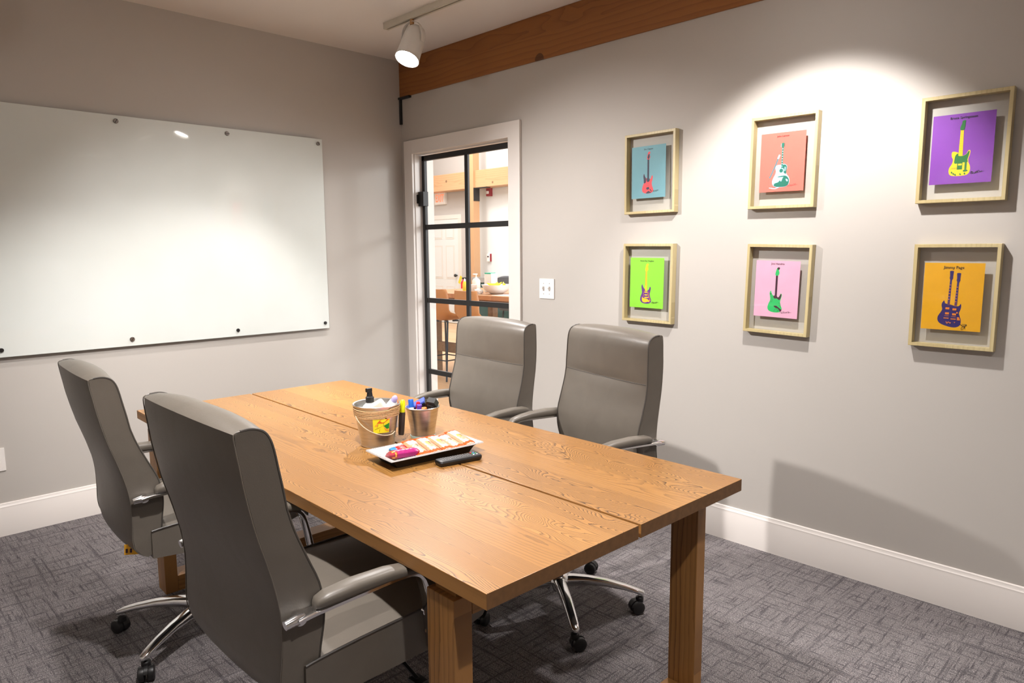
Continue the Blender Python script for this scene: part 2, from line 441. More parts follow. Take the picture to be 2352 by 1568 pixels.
# switch plate / wall plate
sw = empty('light_switch', (1.333, -.0, 1.109), 0, 'white double toggle light switch plate on the wall beside the door', 'light switch')
s_ = .1166
b = MB(); b.box((0, -.007, 0), (s_, 0, s_), M['plate'], .003)
for x in (.035, .081):
    for z in (.028, .089): 
        b.lathe([(.0028, -.0001), (.0028, .0008)], M['switchslot'], 10, Matrix.Translation((x, -.007, z)) @ Matrix.Rotation(PI/2, 4, 'X'))
    b.box((x-.006, -.0075, s_/2-.013), (x+.006, -.006, s_/2+.013), M['switchslot'])
b.done('cover_plate', sw)
for x in (.035, .081):
    b = MB(); b.prism([(-.006, s_/2-.010), (-.006, s_/2+.008), (-.0205, s_/2+.013), (-.0205, s_/2+.005)], 'x', x-.0042, x+.0042, M['plate']); b.done('toggle', sw)
ou = empty('wall_outlet', (0, -2.515, .327), 0, 'white electrical outlet plate low on the left wall under the whiteboard', 'outlet')
b = MB(); b.box((0, 0, 0), (.006, .072, .115), M['plate'], .002); b.done('cover_plate', ou)
for z in (.036, .079):
    b = MB(); b.box((.004, .02, z-.014), (.0075, .052, z+.014), M['plate'], .0015)
    for y in (.03, .042): b.box((.007, y-.001, z-.004), (.0077, y+.001, z+.005), M['boltblack'])
    b.done('socket', ou)

# ------------------------------------------------------------------ framed guitar prints
STRAT = [(.372,.53),(.395,.57),(.42,.605),(.455,.625),(.462,.66),(.525,.665),(.545,.645),(.575,.625),(.592,.59),(.61,.572),(.632,.60),(.618,.66),(.602,.72),(.618,.78),(.645,.835),(.638,.88),(.58,.908),(.49,.915),(.40,.905),(.34,.88),(.317,.83),(.335,.765),(.368,.70),(.362,.64),(.35,.575)]
HEAD = [(.462,.255),(.455,.225),(.468,.18),(.485,.135),(.51,.115),(.545,.118),(.55,.14),(.53,.165),(.545,.21),(.535,.245),(.51,.262)]
class Poster:
    def __init__(s, w, h): s.mb = MB(); s.w, s.h = w, h; s.lay = 0
    def P(s, u, v, dy=0): return Vector(((u-.5)*s.w, -.0005-.00003*s.lay, (.5-v)*s.h))
    def poly(s, pts, m, smooth=True, n=5, du=0, dv=0):
        s.lay += 1
        q = crom([(a, b_, 0) for a, b_ in pts], n) if smooth else [Vector((a, b_, 0)) for a, b_ in pts]
        s.mb.face([s.P(p.x+du, p.y+dv) for p in q], m)
    def rect(s, u0, v0, u1, v1, m): s.poly([(u0, v0), (u1, v0), (u1, v1), (u0, v1)], m, False)
    def disc(s, u, v, r, m): s.poly([(u+r*math.cos(a*PI/8), v+r*.8*math.sin(a*PI/8)) for a in range(16)], m, False)
    def line(s, pts, w, m, smooth=True):
        s.lay += 1
        q = crom([(a, b_, 0) for a, b_ in pts], 5, False) if smooth else [Vector((a, b_, 0)) for a, b_ in pts]
        for a, c in zip(q[:-1], q[1:]):
            d = Vector(((c.x-a.x)*s.w, (c.y-a.y)*s.h)); 
            if d.length < 1e-6: continue
            d.normalize(); nx, ny = -d.y*w/2/s.w, d.x*w/2/s.h
            s.mb.face([s.P(a.x+nx, a.y+ny), s.P(c.x+nx, c.y+ny), s.P(c.x-nx, c.y-ny), s.P(a.x-nx, a.y-ny)], m)
    def text(s, body, v, size, m):
        s.lay += 1
        add_text(s.mb, body, size, m, Matrix.Translation(s.P(.5, v)) @ Matrix.Rotation(PI/2, 4, 'X'), .00012)
    def sign(s, u, v, w, m, seed, thick=.0011):
        r = random.Random(seed); pts = []
        n = 13
        for k in range(n):
            pts.append((u+w*k/n+r.uniform(-.012, .012), v-.03*k/n*.4+(-1)**k*r.uniform(.004, .022)))
        s.line(pts, thick, m)
        s.line([(u+.02, v+.018), (u+w*.5, v+.006), (u+w*1.05, v-.012)], thick*.7, m)
ink('paper_teal', 110, 160, 172); ink('paper_salmon', 250, 112, 98); ink('paper_purple', 128, 56, 166); ink('paper_lime', 140, 214, 54); ink('paper_pink', 232, 170, 196); ink('paper_amber', 226, 164, 0)
ink('ink_navy', 44, 44, 66); ink('ink_red', 226, 70, 78); ink('ink_black', 24, 20, 24); ink('ink_green', 24, 110, 92); ink('ink_sky', 172, 218, 250); ink('ink_steel', 70, 128, 140)
ink('ink_yellow', 240, 200, 8); ink('ink_forest', 22, 108, 42); ink('ink_violet', 92, 34, 130); ink('ink_gold', 255, 196, 10); ink('ink_plum', 62, 24, 44); ink('ink_emerald', 36, 184, 96); ink('ink_indigo', 46, 30, 100); ink('ink_orange', 228, 128, 40)
K = M
def art_teal(p):
    p.rect(.468, .24, .522, .68, K['ink_navy']); p.poly(STRAT, K['ink_red'])
    p.poly([(.352,.575),(.372,.53),(.395,.57),(.425,.61),(.44,.64),(.425,.70),(.372,.71),(.362,.64)], K['ink_navy'])
    p.poly([(.45,.62),(.54,.63),(.53,.68),(.47,.69)], K['ink_navy'])
    p.rect(.468, .60, .522, .675, K['ink_navy']); p.poly(HEAD, K['ink_red']); p.poly([(.475,.235),(.485,.18),(.525,.16),(.535,.21),(.51,.25)], K['ink_navy'])
    p.poly([(.445,.80),(.51,.79),(.53,.81),(.515,.835),(.455,.835)], K['ink_navy']); p.poly([(.54,.83),(.56,.83),(.605,.875),(.585,.88)], K['ink_navy'])
    p.poly([(.43,.905),(.48,.875),(.51,.865),(.55,.88),(.59,.90),(.49,.913)], K['ink_navy'])
    for v in (.72, .755): p.line([(.45, v), (.52, v+.004)], .0006, K['ink_navy'])
    p.text('Eric Clapton', .075, .0105, K['ink_black']); p.sign(.62, .875, .19, K['ink_black'], 3, .0008)
def art_salmon(p):
    body = [(.47,.545),(.52,.535),(.57,.54),(.61,.565),(.615,.61),(.605,.66),(.615,.71),(.665,.76),(.685,.82),(.665,.885),(.60,.92),(.50,.925),(.38,.92),(.31,.88),(.295,.82),(.32,.76),(.36,.70),(.37,.65),(.355,.60),(.37,.56),(.42,.545)]
    p.line([(.425,.40),(.40,.45),(.36,.54),(.31,.63),(.26,.72),(.225,.76)], .0056, K['ink_steel'])
    p.line([(.44,.375),(.425,.40),(.405,.44)], .0075, K['ink_sky'])
    p.line([(.225,.76),(.205,.82),(.215,.88),(.25,.915),(.30,.935),(.36,.945)], .0012, K['ink_green'])
    p.line([(.23,.93),(.27,.935),(.33,.945),(.38,.945),(.45,.925)], .0032, K['ink_sky'])
    p.poly(body, K['ink_sky'])
    p.poly([(.50,.56),(.56,.545),(.605,.57),(.61,.62),(.60,.70),(.56,.69),(.54,.66),(.52,.61)], K['ink_green'])
    p.poly([(.34,.90),(.35,.86),(.43,.84),(.47,.81),(.50,.83),(.54,.76),(.60,.74),(.65,.77),(.675,.82),(.66,.885),(.60,.918),(.50,.922),(.40,.918)], K['ink_green'])
    p.poly([(.60,.79),(.64,.80),(.65,.83),(.62,.83)], K['ink_sky']); p.poly([(.565,.59),(.585,.59),(.585,.65),(.565,.65)], K['ink_sky'])
    p.disc(.495, .645, .058, K['ink_sky']); p.disc(.49, .645, .042, K['ink_green']); p.poly([(.425,.745),(.50,.735),(.59,.735),(.585,.75),(.43,.755)], K['ink_green'])
    p.rect(.485, .24, .52, .60, K['ink_green'])
    for i in range(8): p.rect(.492, .27+i*.042, .513, .283+i*.042, K['ink_sky'])
    p.poly([(.472,.18),(.472,.235),(.485,.255),(.52,.255),(.534,.235),(.534,.18),(.503,.172)], K['ink_green'], False)
    for v in (.19, .21, .23):
        p.rect(.458, v, .468, v+.01, K['ink_sky']); p.rect(.538, v, .548, v+.01, K['ink_plum'])
    p.text('John Lennon', .075, .0105, K['ink_black']); p.sign(.64, .905, .22, K['ink_plum'], 8, .0006)
def art_purple(p):
    body = [(.345,.555),(.37,.535),(.42,.545),(.455,.56),(.52,.60),(.575,.585),(.605,.54),(.625,.53),(.642,.545),(.635,.60),(.618,.645),(.622,.70),(.65,.755),(.655,.82),(.62,.875),(.54,.89),(.43,.89),(.345,.875),(.315,.83),(.32,.77),(.36,.71),(.372,.65),(.35,.61)]
    p.poly(body, K['ink_yellow'])
    p.poly([(.41,.59),(.45,.565),(.46,.60),(.52,.605),(.575,.588),(.61,.545),(.63,.55),(.62,.61),(.605,.66),(.605,.70),(.52,.70),(.405,.71),(.395,.65)], K['ink_forest'])
    p.rect(.445, .70, .53, .80, K['ink_forest']); p.rect(.46, .715, .52, .74, K['ink_yellow']); p.rect(.565, .70, .60, .83, K['ink_forest']); p.poly([(.55,.81),(.61,.81),(.615,.83),(.555,.835)], K['ink_forest'])
    for i, (a, c) in enumerate(((.36,.84),(.39,.86),(.42,.875),(.50,.87),(.57,.865))): p.poly([(a,c-.02),(a+.02,c),(a+.012,c+.012),(a-.01,c)], K['ink_forest'])
    for i in range(5): p.line([(.345+i*.02, .80-i*.004), (.36+i*.02, .77), (.38+i*.02, .79)], .0006, K['ink_forest'])
    p.poly([(.462,.23),(.512,.23),(.522,.60),(.455,.60)], K['ink_yellow'], False)
    for i in range(14): p.rect(.46, .25+i*.025, .52, .252+i*.025, K['ink_orange'])
    p.poly([(.462,.235),(.455,.20),(.475,.15),(.485,.11),(.52,.10),(.535,.11),(.53,.14),(.53,.18),(.515,.235)], K['ink_forest'])
    p.text('Bruce Springsteen', .072, .0118, K['ink_black']); p.sign(.66, .855, .2, K['ink_black'], 5, .0016)
def art_lime(p):
    p.poly(STRAT, K['ink_violet'])
    p.poly([(.38,.78),(.40,.80),(.46,.81),(.53,.82),(.58,.845),(.60,.88),(.55,.875),(.47,.89),(.40,.88),(.372,.84)], K['ink_gold'])
    p.line([(.44,.66),(.42,.72),(.41,.79)], .0016, K['ink_orange']); p.line([(.55,.67),(.57,.73),(.59,.79),(.61,.86)], .0022, K['ink_orange']); p.line([(.53,.68),(.55,.74),(.575,.80)], .0012, K['ink_orange'])
    for v, w in ((.675,.035),(.73,.035),(.78,.05)): p.poly([(.455,v),(.455+w*2,v),(.455+w*2+.01,v+.015),(.455+w,v+.022),(.45,v+.018)], K['ink_gold'])
    p.disc(.61, .845, .018, K['ink_orange'])
    p.poly([(.468,.25),(.508,.25),(.522,.66),(.458,.66)], K['ink_gold'], False); p.rect(.470, .27, .482, .55, K['ink_orange'])
    p.poly(HEAD, K['ink_gold'], dv=0)
    p.text('Stevie Ray Vaughan', .075, .0105, K['ink_black']); p.sign(.66, .885, .2, K['ink_black'], 11, .0012)
def art_pink(p):
    p.poly(STRAT, K['ink_emerald'])
    p.poly([(.44,.625),(.50,.61),(.55,.645),(.59,.60),(.615,.58),(.622,.60),(.605,.66),(.58,.69),(.555,.68),(.52,.665),(.46,.665)], K['ink_plum'])
    p.rect(.47, .24, .518, .665, K['ink_plum']); p.poly(HEAD, K['ink_emerald']); p.poly([(.495,.14),(.51,.115),(.55,.12),(.545,.145),(.515,.16)], K['ink_plum'])
    p.poly([(.46,.80),(.52,.795),(.57,.82),(.62,.85),(.645,.86),(.625,.89),(.60,.88),(.56,.845),(.50,.83)], K['ink_plum'])
    p.disc(.375, .59, .014, K['ink_plum']); p.line([(.37,.63),(.41,.63),(.42,.65),(.39,.66)], .0012, K['ink_plum']); p.line([(.41,.66),(.42,.70),(.40,.735),(.385,.71),(.40,.67)], .0009, K['ink_plum'])
    p.line([(.47,.90),(.49,.86),(.53,.85),(.56,.88),(.54,.90),(.59,.87),(.61,.90)], .001, K['ink_plum']); p.line([(.56,.74),(.60,.75),(.61,.80),(.58,.78)], .0009, K['ink_plum'])
    p.text('Jimi Hendrix', .07, .0118, K['ink_black']); p.sign(.62, .905, .24, K['ink_black'], 21, .001)
def art_amber(p):
    body = [(.375,.56),(.395,.60),(.44,.61),(.50,.62),(.56,.635),(.62,.635),(.645,.61),(.655,.60),(.665,.64),(.655,.69),(.635,.74),(.655,.79),(.675,.85),(.665,.915),(.61,.95),(.53,.955),(.42,.935),(.33,.905),(.285,.86),(.285,.80),(.325,.74),(.35,.69),(.335,.635),(.345,.59)]
    p.poly(body, K['ink_indigo'])
    for du, dv in ((0, 0), (.12, .03)):
        p.poly([(.448+du,.245+dv),(.48+du,.245+dv),(.472+du,.63),(.43+du,.63)], K['ink_indigo'], False)
        p.poly([(.435+du,.12+dv),(.47+du,.115+dv),(.502+du,.12+dv),(.495+du,.20+dv),(.498+du,.225+dv),(.482+du,.255+dv),(.45+du,.255+dv),(.437+du,.225+dv),(.442+du,.20+dv)], K['ink_indigo'], False)
        for i in range(6): p.rect(.449+du-.002*i, .32+dv+i*.043, .470+du-.002*i, .33+dv+i*.043, K['ink_orange'])
        for i in range(5): p.rect(.434+du, .575+dv*.4+i*.012, .470+du, .5765+dv*.4+i*.012, K['ink_orange'])
        for v, h in ((.66, .03), (.735, .03)): p.rect(.405+du, v+dv*.35, .47+du, v+h+dv*.35, K['ink_orange'])
        p.rect(.395+du, .785+dv*.3, .47+du, .79+dv*.3, K['ink_orange']); p.rect(.385+du, .815+dv*.3, .47+du, .827+dv*.3, K['ink_orange'])
    p.poly([(.61,.80),(.645,.80),(.665,.845),(.61,.845)], K['ink_orange'], False); p.disc(.605, .735, .014, K['ink_orange']); p.disc(.575, .88, .009, K['ink_orange'])
    p.line([(.43,.87),(.45,.90),(.47,.875),(.50,.895),(.51,.88)], .0022, K['ink_orange'])
    p.text('Jimmy Page', .085, .0145, K['ink_black'])
    p.line([(.67,.90),(.70,.925),(.75,.93),(.72,.97),(.70,1.0-.015),(.69,.96),(.73,.92),(.78,.905),(.74,.94),(.76,.965)], .0012, K['ink_black'])
    p.line([(.66,.905),(.70,.915),(.73,.94),(.77,.90),(.70,.90)], .0011, K['ink_black'])
FR = [  # x centre, z centre, w, h, tilt, paper colour, art, label
 (2.1075,1.765,.297,.394,.006,'paper_teal',art_teal,'gilt frame with teal print of a red and navy electric guitar'),
 (2.783,1.757,.292,.392,-.012,'paper_salmon',art_salmon,'gilt frame with salmon print of a blue acoustic guitar and strap'),
 (3.452,1.744,.285,.384,-.004,'paper_purple',art_purple,'gilt frame with purple print of a yellow and green electric guitar'),
 (2.105,1.220,.297,.396,-.010,'paper_lime',art_lime,'gilt frame with lime print of a violet and gold electric guitar'),
 (2.782,1.211,.291,.392,-.024,'paper_pink',art_pink,'gilt frame with pink print of an emerald green electric guitar'),
 (3.456,1.208,.279,.386,-.003,'paper_amber',art_amber,'gilt frame with amber print of a dark double-neck guitar'),
]
PAP = [(2.098,1.771,.200,.254),(2.781,1.756,.196,.247),(3.448,1.742,.196,.247),(2.0985,1.221,.202,.253),(2.779,1.2125,.198,.247),(3.4515,1.207,.194,.249)]
for (x, z, w, h, ti, pc, art, lab), (px, pz, pw, ph) in zip(FR, PAP):
    r = empty('picture_frame', (x, 0, z), 0, lab, 'framed print', 'framed guitar prints on the wall'); r.rotation_euler = (0, -ti, 0)
    fw, d0, d1 = .0125, -.036, -.002
    b = MB()
    # mitred moulding
    o_, i_ = [(-w/2,-h/2),(w/2,-h/2),(w/2,h/2),(-w/2,h/2)], [(-w/2+fw,-h/2+fw),(w/2-fw,-h/2+fw),(w/2-fw,h/2-fw),(-w/2+fw,h/2-fw)]
    rings = [[Vector((a, y, c)) for a, c in q] for q, y in ((o_, d1), (o_, d0+.002), ([(a*(1-.008), c*(1-.006)) for a, c in o_], d0), (i_, d0), (i_, d1))]
    for s4 in range(4):
        pts = [[rg[s4], rg[(s4+1) % 4]] for rg in rings]
        for q0, q1 in zip(pts, pts[1:]+pts[:1]): b.face([q0[0], q0[1], q1[1], q1[0]], M['gold'])
    bmesh.ops.remove_doubles(b.bm, verts=b.bm.verts, dist=1e-6)
    b.done('frame_moulding', r, .4)
    b = MB(); b.box((-w/2+fw*.8, -.032, -h/2+fw*.8), (w/2-fw*.8, -.0305, h/2-fw*.8), M['glass']); b.done('glass_pane', r)
    p = Poster(pw, ph); p.mb.box((-pw/2, -.0004, -ph/2), (pw/2, .0004, ph/2), M[pc])
    art(p); o = p.mb.done('print', r, .6); o.location = (px-x, -.0265, pz-z)

# ------------------------------------------------------------------ table
TX, TY, TA, TL, TW, TH = 1.0447, -1.1577, -.01874, 2.2, .9664, .74
tb = empty('conference_table', (TX, TY, 0), TA, 'long brown oak conference table with a slot down the middle of its top', 'table')
tt, slot = .0345, .009
for i, (v0, v1) in enumerate(((-.4807+slot/2, 0), (-TW, -.4807-slot/2))):
    b = MB(); b.box((0, v0, TH-tt), (TL, v1, TH), M['oak'], .0016, 2)
    b.bm.normal_update(); ei = b.mi(M['oakend']); si = b.mi(M['oakedge'])
    for f in b.bm.faces:
        if abs(f.normal.x) > .9: f.material_index = ei
        elif abs(f.normal.y) > .9: f.material_index = si
    b.done('tabletop_board', tb)
for u0, u1 in ((.11, .20), (2.0, 2.092)):
    for v0, v1 in ((-.048, -.004), (-.961, -.912)):
        b = MB(); b.box((u0, v0, .0), (u1, v1, .682), M['oakv'], .0025, 2); b.done('leg', tb)
    b = MB(); b.box((u0+.002, -.91, .634), (u1-.002, -.05, TH-tt), M['oaky'], .002); b.box((u0+.012, -.945, .64), (u1-.012, -.02, TH-tt), M['oaky']); b.done('cross_rail', tb)
    b = MB(); b.box((u0+.001, -.912, .0), (u1-.001, -.048, .066), M['oaky'], .0025); b.done('foot_rail', tb)
b = MB(); b.box((.2, -.52, .645), (2.0, -.44, TH-tt), M['oakv']); b.done('stretcher', tb)

# ------------------------------------------------------------------ conference chairs
REAR = [(1.045,-.335),(1.02,-.335),(.98,-.331),(.93,-.326),(.85,-.313),(.77,-.294),(.70,-.281),(.64,-.277),(.58,-.281),(.53,-.286),(.495,-.283),(.47,-.266),(.457,-.246)]
FRONT = [(.462,-.232),(.475,-.217),(.51,-.206),(.57,-.197),(.62,-.188),(.66,-.186),(.71,-.193),(.77,-.215),(.83,-.236),(.868,-.2455),(.876,-.2472),(.884,-.2485),(.92,-.252),(.96,-.257),(1.0,-.262),(1.022,-.267),(1.038,-.276)]
TOP = [(1.0465,-.29),(1.050,-.305),(1.0495,-.322)]
OUT = REAR+FRONT+TOP        # closed (z, y)
def bw(z):                  # half width of the back
    k = [(.45,.236),(.5,.246),(.6,.254),(.75,.257),(.9,.2545),(1.0,.250),(1.05,.246)]
    for (a, wa), (c, wc) in zip(k, k[1:]):
        if z <= c: return wa+(wc-wa)*max(0, (z-a))/(c-a)
    return k[-1][1]
def chair_back(root):
    b = MB(); N = len(OUT); rings = []
    cz = sum(z for z, y in OUT)/N; cy = sum(y for z, y in OUT)/N
    norms = []
    for i, (z, y) in enumerate(OUT):
        a, c = OUT[i-1], OUT[(i+1) % N]; t = Vector((c[0]-a[0], c[1]-a[1])); n = Vector((t.y, -t.x)).normalized()
        norms.append(n)
    # make normals point outwards
    sgn = 1 if norms[3].y < 0 else -1
    xs = [-1,-.985,-.95,-.88,-.75,-.55,-.3,0,.3,.55,.75,.88,.95,.985,1]
    for s in xs:
        f = (1-abs(s)**2.6); e = 1 if abs(s) < .97 else (.55 if abs(s) < .99 else 0)
        ring = []
        for i, (z, y) in enumerate(OUT):
            n = norms[i]*sgn
            amp = .016 if i < len(REAR) else (.017 if i < len(REAR)+len(FRONT) else .014)
            if REAR[0][0] >= z and len(REAR) <= i < len(REAR)+len(FRONT):
                amp = .010 if abs(z-.876) < .003 else (.0135 if abs(z-.876) < .012 else .015)
            dz, dy = n.x*amp*f, n.y*amp*f
            inset = .0012*(1-e)
            ring.append(Vector((s*bw(z), y+dy-n.y*inset, z+dz-n.x*inset)))
        rings.append(ring)
    b.loft(rings, M['leather'])
    off = Vector((0, -.25, .5))
    for v in b.bm.verts: v.co -= off
    o = b.done('backrest', root, .9); o.location = off
    for sx in (-1, 1):
        pth = [Vector((sx*(bw(z)-.001), y, z))-off for z, y in FRONT+TOP]
        q = MB(); q.tube(crom(pth, 3, False), .0027, M['piping'], 6); pp = q.done('front_piping', o); pp['label'] = 'dark piping along the front edge'
        pth = [Vector((sx*(bw(z)-.0005), y-.0005, z))-off for z, y in TOP[-1:]+REAR]
        q = MB(); q.tube(crom(pth, 3, False), .0014, M['leather'], 6); q.done('rear_seam', o)
    q = MB(); q.tube([Vector((s*.246, -.2466+.010*(1-abs(s)**2.6), .876))-off for s in [k/8-1 for k in range(17)]], .0016, M['piping'], 6); q.done('headrest_seam', o)
    # vertical zip slits low on the sides
    return o
def chair_seat(root):
    O = [(-.235,.452),(-.15,.445),(.0,.445),(.12,.447),(.2,.452),(.245,.468),(.262,.49),(.258,.512),(.236,.538),(.18,.551),(.05,.552),(-.1,.549),(-.2,.544),(-.235,.54)]
    b = MB(); N = len(O); rings = []
    for s in [-1,-.985,-.94,-.85,-.65,-.35,0,.35,.65,.85,.94,.985,1]:
        f = 1-abs(s)**2.4; ring = []
        for i, (y, z) in enumerate(O):
            top = i >= 7
            x = s*(.262 if .46 < z < .52 else .252)
            if y > .15: x *= 1-.25*(y-.15)
            ring.append(Vector((x, y+(.012*f if y > .2 else 0), z+(.022*f*min(1, (y+.26)*6) if top else -.004*f))))
        rings.append(ring)
    b.loft(rings, M['leather']); o = b.done('seat', root, .8)
    for sx in (-1, 1):
        q = MB(); q.tube(crom([Vector((sx*.253*(1-.25*max(0, y-.15)), y, z+.0015)) for y, z in O[7:]], 3, False), .003, M['piping'], 6); q.done('seat_piping', o)
    return o
def chair_arm(root, sx):
    x = sx*.274
    path = [(x, -.262, .660), (x, -.225, .664), (x, -.12, .667), (x, -.02, .668), (x, .02, .662), (x, .042, .640), (x, .054, .60), (x-sx*.004, .062, .55), (x-sx*.012, .070, .50), (x-sx*.03, .076, .462), (x-sx*.075, .078, .446)]
    b = MB(); b.tube(crom(path, 4, False), .01, M['chrome'], 12, flat=(.017, .0055, (1, 0, 0)))
    b.tube([(x-sx*.03, -.247, .660), (x-sx*.012, -.252, .660), (x+sx*.006, -.254, .660)], [.011, .013, .013], M['chrome'], 14)
    b.tube([(x, -.285, .657), (x, -.262, .660), (x, -.245, .662)], [.0095, .012, .010], M['chrome'], 14)
    b.tube([(x-sx*.018, .060, .55), (x-sx*.010, .061, .55)], .008, M['chrome'], 12)
    b.tube([(x-sx*.024, .070, .50), (x-sx*.016, .070, .50)], .008, M['chrome'], 12)
    o = b.done('armrest', root, .7)
    pth = [(-.222, .676, .010, .007), (-.215, .680, .017, .011), (-.195, .683, .021, .0145), (-.13, .685, .0225, .016), (-.05, .683, .022, .0145), (.0, .6775, .021, .0120), (.035, .670, .019, .010), (.052, .656, .016, .009), (.058, .643, .010, .006)]
    rings = []
    for y, z, w, h in pth:
        rings.append([Vector((x+w*math.copysign(abs(math.cos(a))**.7, math.cos(a)), y, z+h*math.copysign(abs(math.sin(a))**.7, math.sin(a)))) for a in [2*PI*k/20 for k in range(20)]])
    b = MB(); b.loft(rings, M['leather']); pd = b.done('arm_pad', o, .9); return o
def chair_base(root, ang):
    b = MB()
    b.lathe([(.028, .072), (.046, .078), (.05, .10), (.048, .125), (.036, .135), (.03, .14)], M['chrome'], 24)
    for k in range(5):
        mt = Matrix.Rotation(2*PI*k/5, 4, 'Z'); rings = []
        for r, zt, w, h in ((.02, .128, .026, .045), (.06, .131, .025, .042), (.12, .131, .0225, .034), (.19, .124, .020, .027), (.26, .110, .0178, .022), (.31, .096, .016, .019), (.332, .088, .013, .017), (.338, .082, .006, .008)):
            ring = []
            for a in [2*PI*j/14 for j in range(14)]:
                c, s = math.cos(a), math.sin(a)
                ring.append(mt @ Vector((r, w*math.copysign(abs(c)**.6, c), zt-h/2+h/2*math.copysign(abs(s)**.75, s))))
            rings.append(ring)
        b.loft(rings, M['chrome'])
    o = b.done('star_base', root, .9); o.rotation_euler = (0, 0, ang)
    for k in range(5):
        mt = Matrix.Rotation(2*PI*k/5, 4, 'Z') @ Matrix.Translation((.318, 0, 0)) @ Matrix.Rotation(.5+1.1*k, 4, 'Z')
        c = MB()
        c.lathe([(.0055, .05), (.0055, .083)], M['chrome'], 10, mt)
        for sx in (-1, 1):
            m2 = mt @ Matrix.Translation((-.012, sx*.0145, .0255)) @ Matrix.Rotation(PI/2, 4, 'X')
            c.lathe([(.006, -.0105), (.02, -.0105), (.0245, -.0075), (.0255, 0), (.0245, .0075), (.02, .0105), (.006, .0105)], M['blackplastic'], 24, m2)
        # hood
        hood = [(.020*math.cos(a)*1.32-.012, .0255+.0275*math.sin(a)) for a in [PI*(-.12+1.02*j/12) for j in range(13)]]
        rg = [[mt @ Vector((u, y, v)) for u, v in hood] for y in (-.006, .006)]
        c.loft(rg, M['blackplastic'])
        c.lathe([(.015, .044), (.015, .062), (.010, .066)], M['blackplastic'], 14, mt)
        cs = c.done('caster', o, .7)
    return o
def make_chair(label, x, y, yaw, dz, rec, star):
    r = empty('office_chair', (x, y, 0), yaw, label, 'office chair', 'grey leather conference chairs')
    bk = chair_back(r); st = chair_seat(r); a1 = chair_arm(r, -1); a2 = chair_arm(r, 1)
    b = MB(); b.box((-.11, -.14, .405), (.11, .12, .446), M['blackplastic'], .008); b.box((-.045, -.255, .43), (.045, -.1, .452), M['blackmetal'], .004)
    b.tube([(.1, .02, .42), (.22, .03, .415), (.27, .03, .40)], .005, M['blackplastic']); b.box((.25, .015, .392), (.29, .045, .402), M['blackplastic'], .003)
    me = b.done('tilt_mechanism', r)
    b = MB(); b.lathe([(.028, .13), (.028, .27), (.02, .272), (.02, .41)], M['blackplastic'], 20); gl = b.done('gas_lift', r)
    sb = chair_base(r, star-yaw)
    pose(bk, st, a1, a2, me, dz, rec); return r
def pose(bk, st, a1, a2, me, dz, rec):
    bk.location = (0, -.25, .5+dz); bk.rotation_euler = (rec, 0, 0)
    for o in (st, a1, a2, me): o.location = (0, 0, dz)
proto = make_chair('grey leather office chair across the table, in front of the glass door', 1.748, -1.034, 3.073, .010, -.072, .25)
for lab, x, y, yaw, dz, rec, star in (
    ('grey leather office chair across the table, standing before the blank wall nearest the framed prints', 2.417, -1.056, 2.907, .022, -.074, .607),
    ('grey leather office chair with orange tag hanging below its back, nearest the whiteboard wall', 1.62, -2.095, -.056, -.022, .066, 1.481),
    ('large foreground grey leather office chair with its back to the viewer', 2.669, -2.151, .003, .014, .029, 2.04)):
    r = copy_tree(proto); r.location = (x, y, 0); r.rotation_euler = (0, 0, yaw); r['label'] = lab
    arms = []
    for ch in r.children:
        nm = ch.name.split('.')[0]
        if nm == 'star_base': ch.rotation_euler = (0, 0, star-yaw)
        elif nm == 'backrest': ch.location = (0, -.25, .5+dz); ch.rotation_euler = (rec, 0, 0)
        elif nm in ('seat', 'armrest', 'tilt_mechanism'): ch.location = (0, 0, dz)
    if 'orange' in lab:
        b = MB(); ink('orange_tag', 255, 186, 40)
        mt = Matrix.Translation((.19, -.276, .455)) @ Euler((.3, .1, 1.25)).to_matrix().to_4x4()
        b.box((-.026, -.0006, -.022), (.026, .0006, .018), M['orange_tag'], mtx=mt)
        for q in (-.008, .004): b.box((-.014+q, -.001, -.014), (-.008+q, -.0007, .002), M['ink_plum'], mtx=mt)
        o = b.done('hang_tag', r); o['label'] = 'orange warning tag under the backrest'

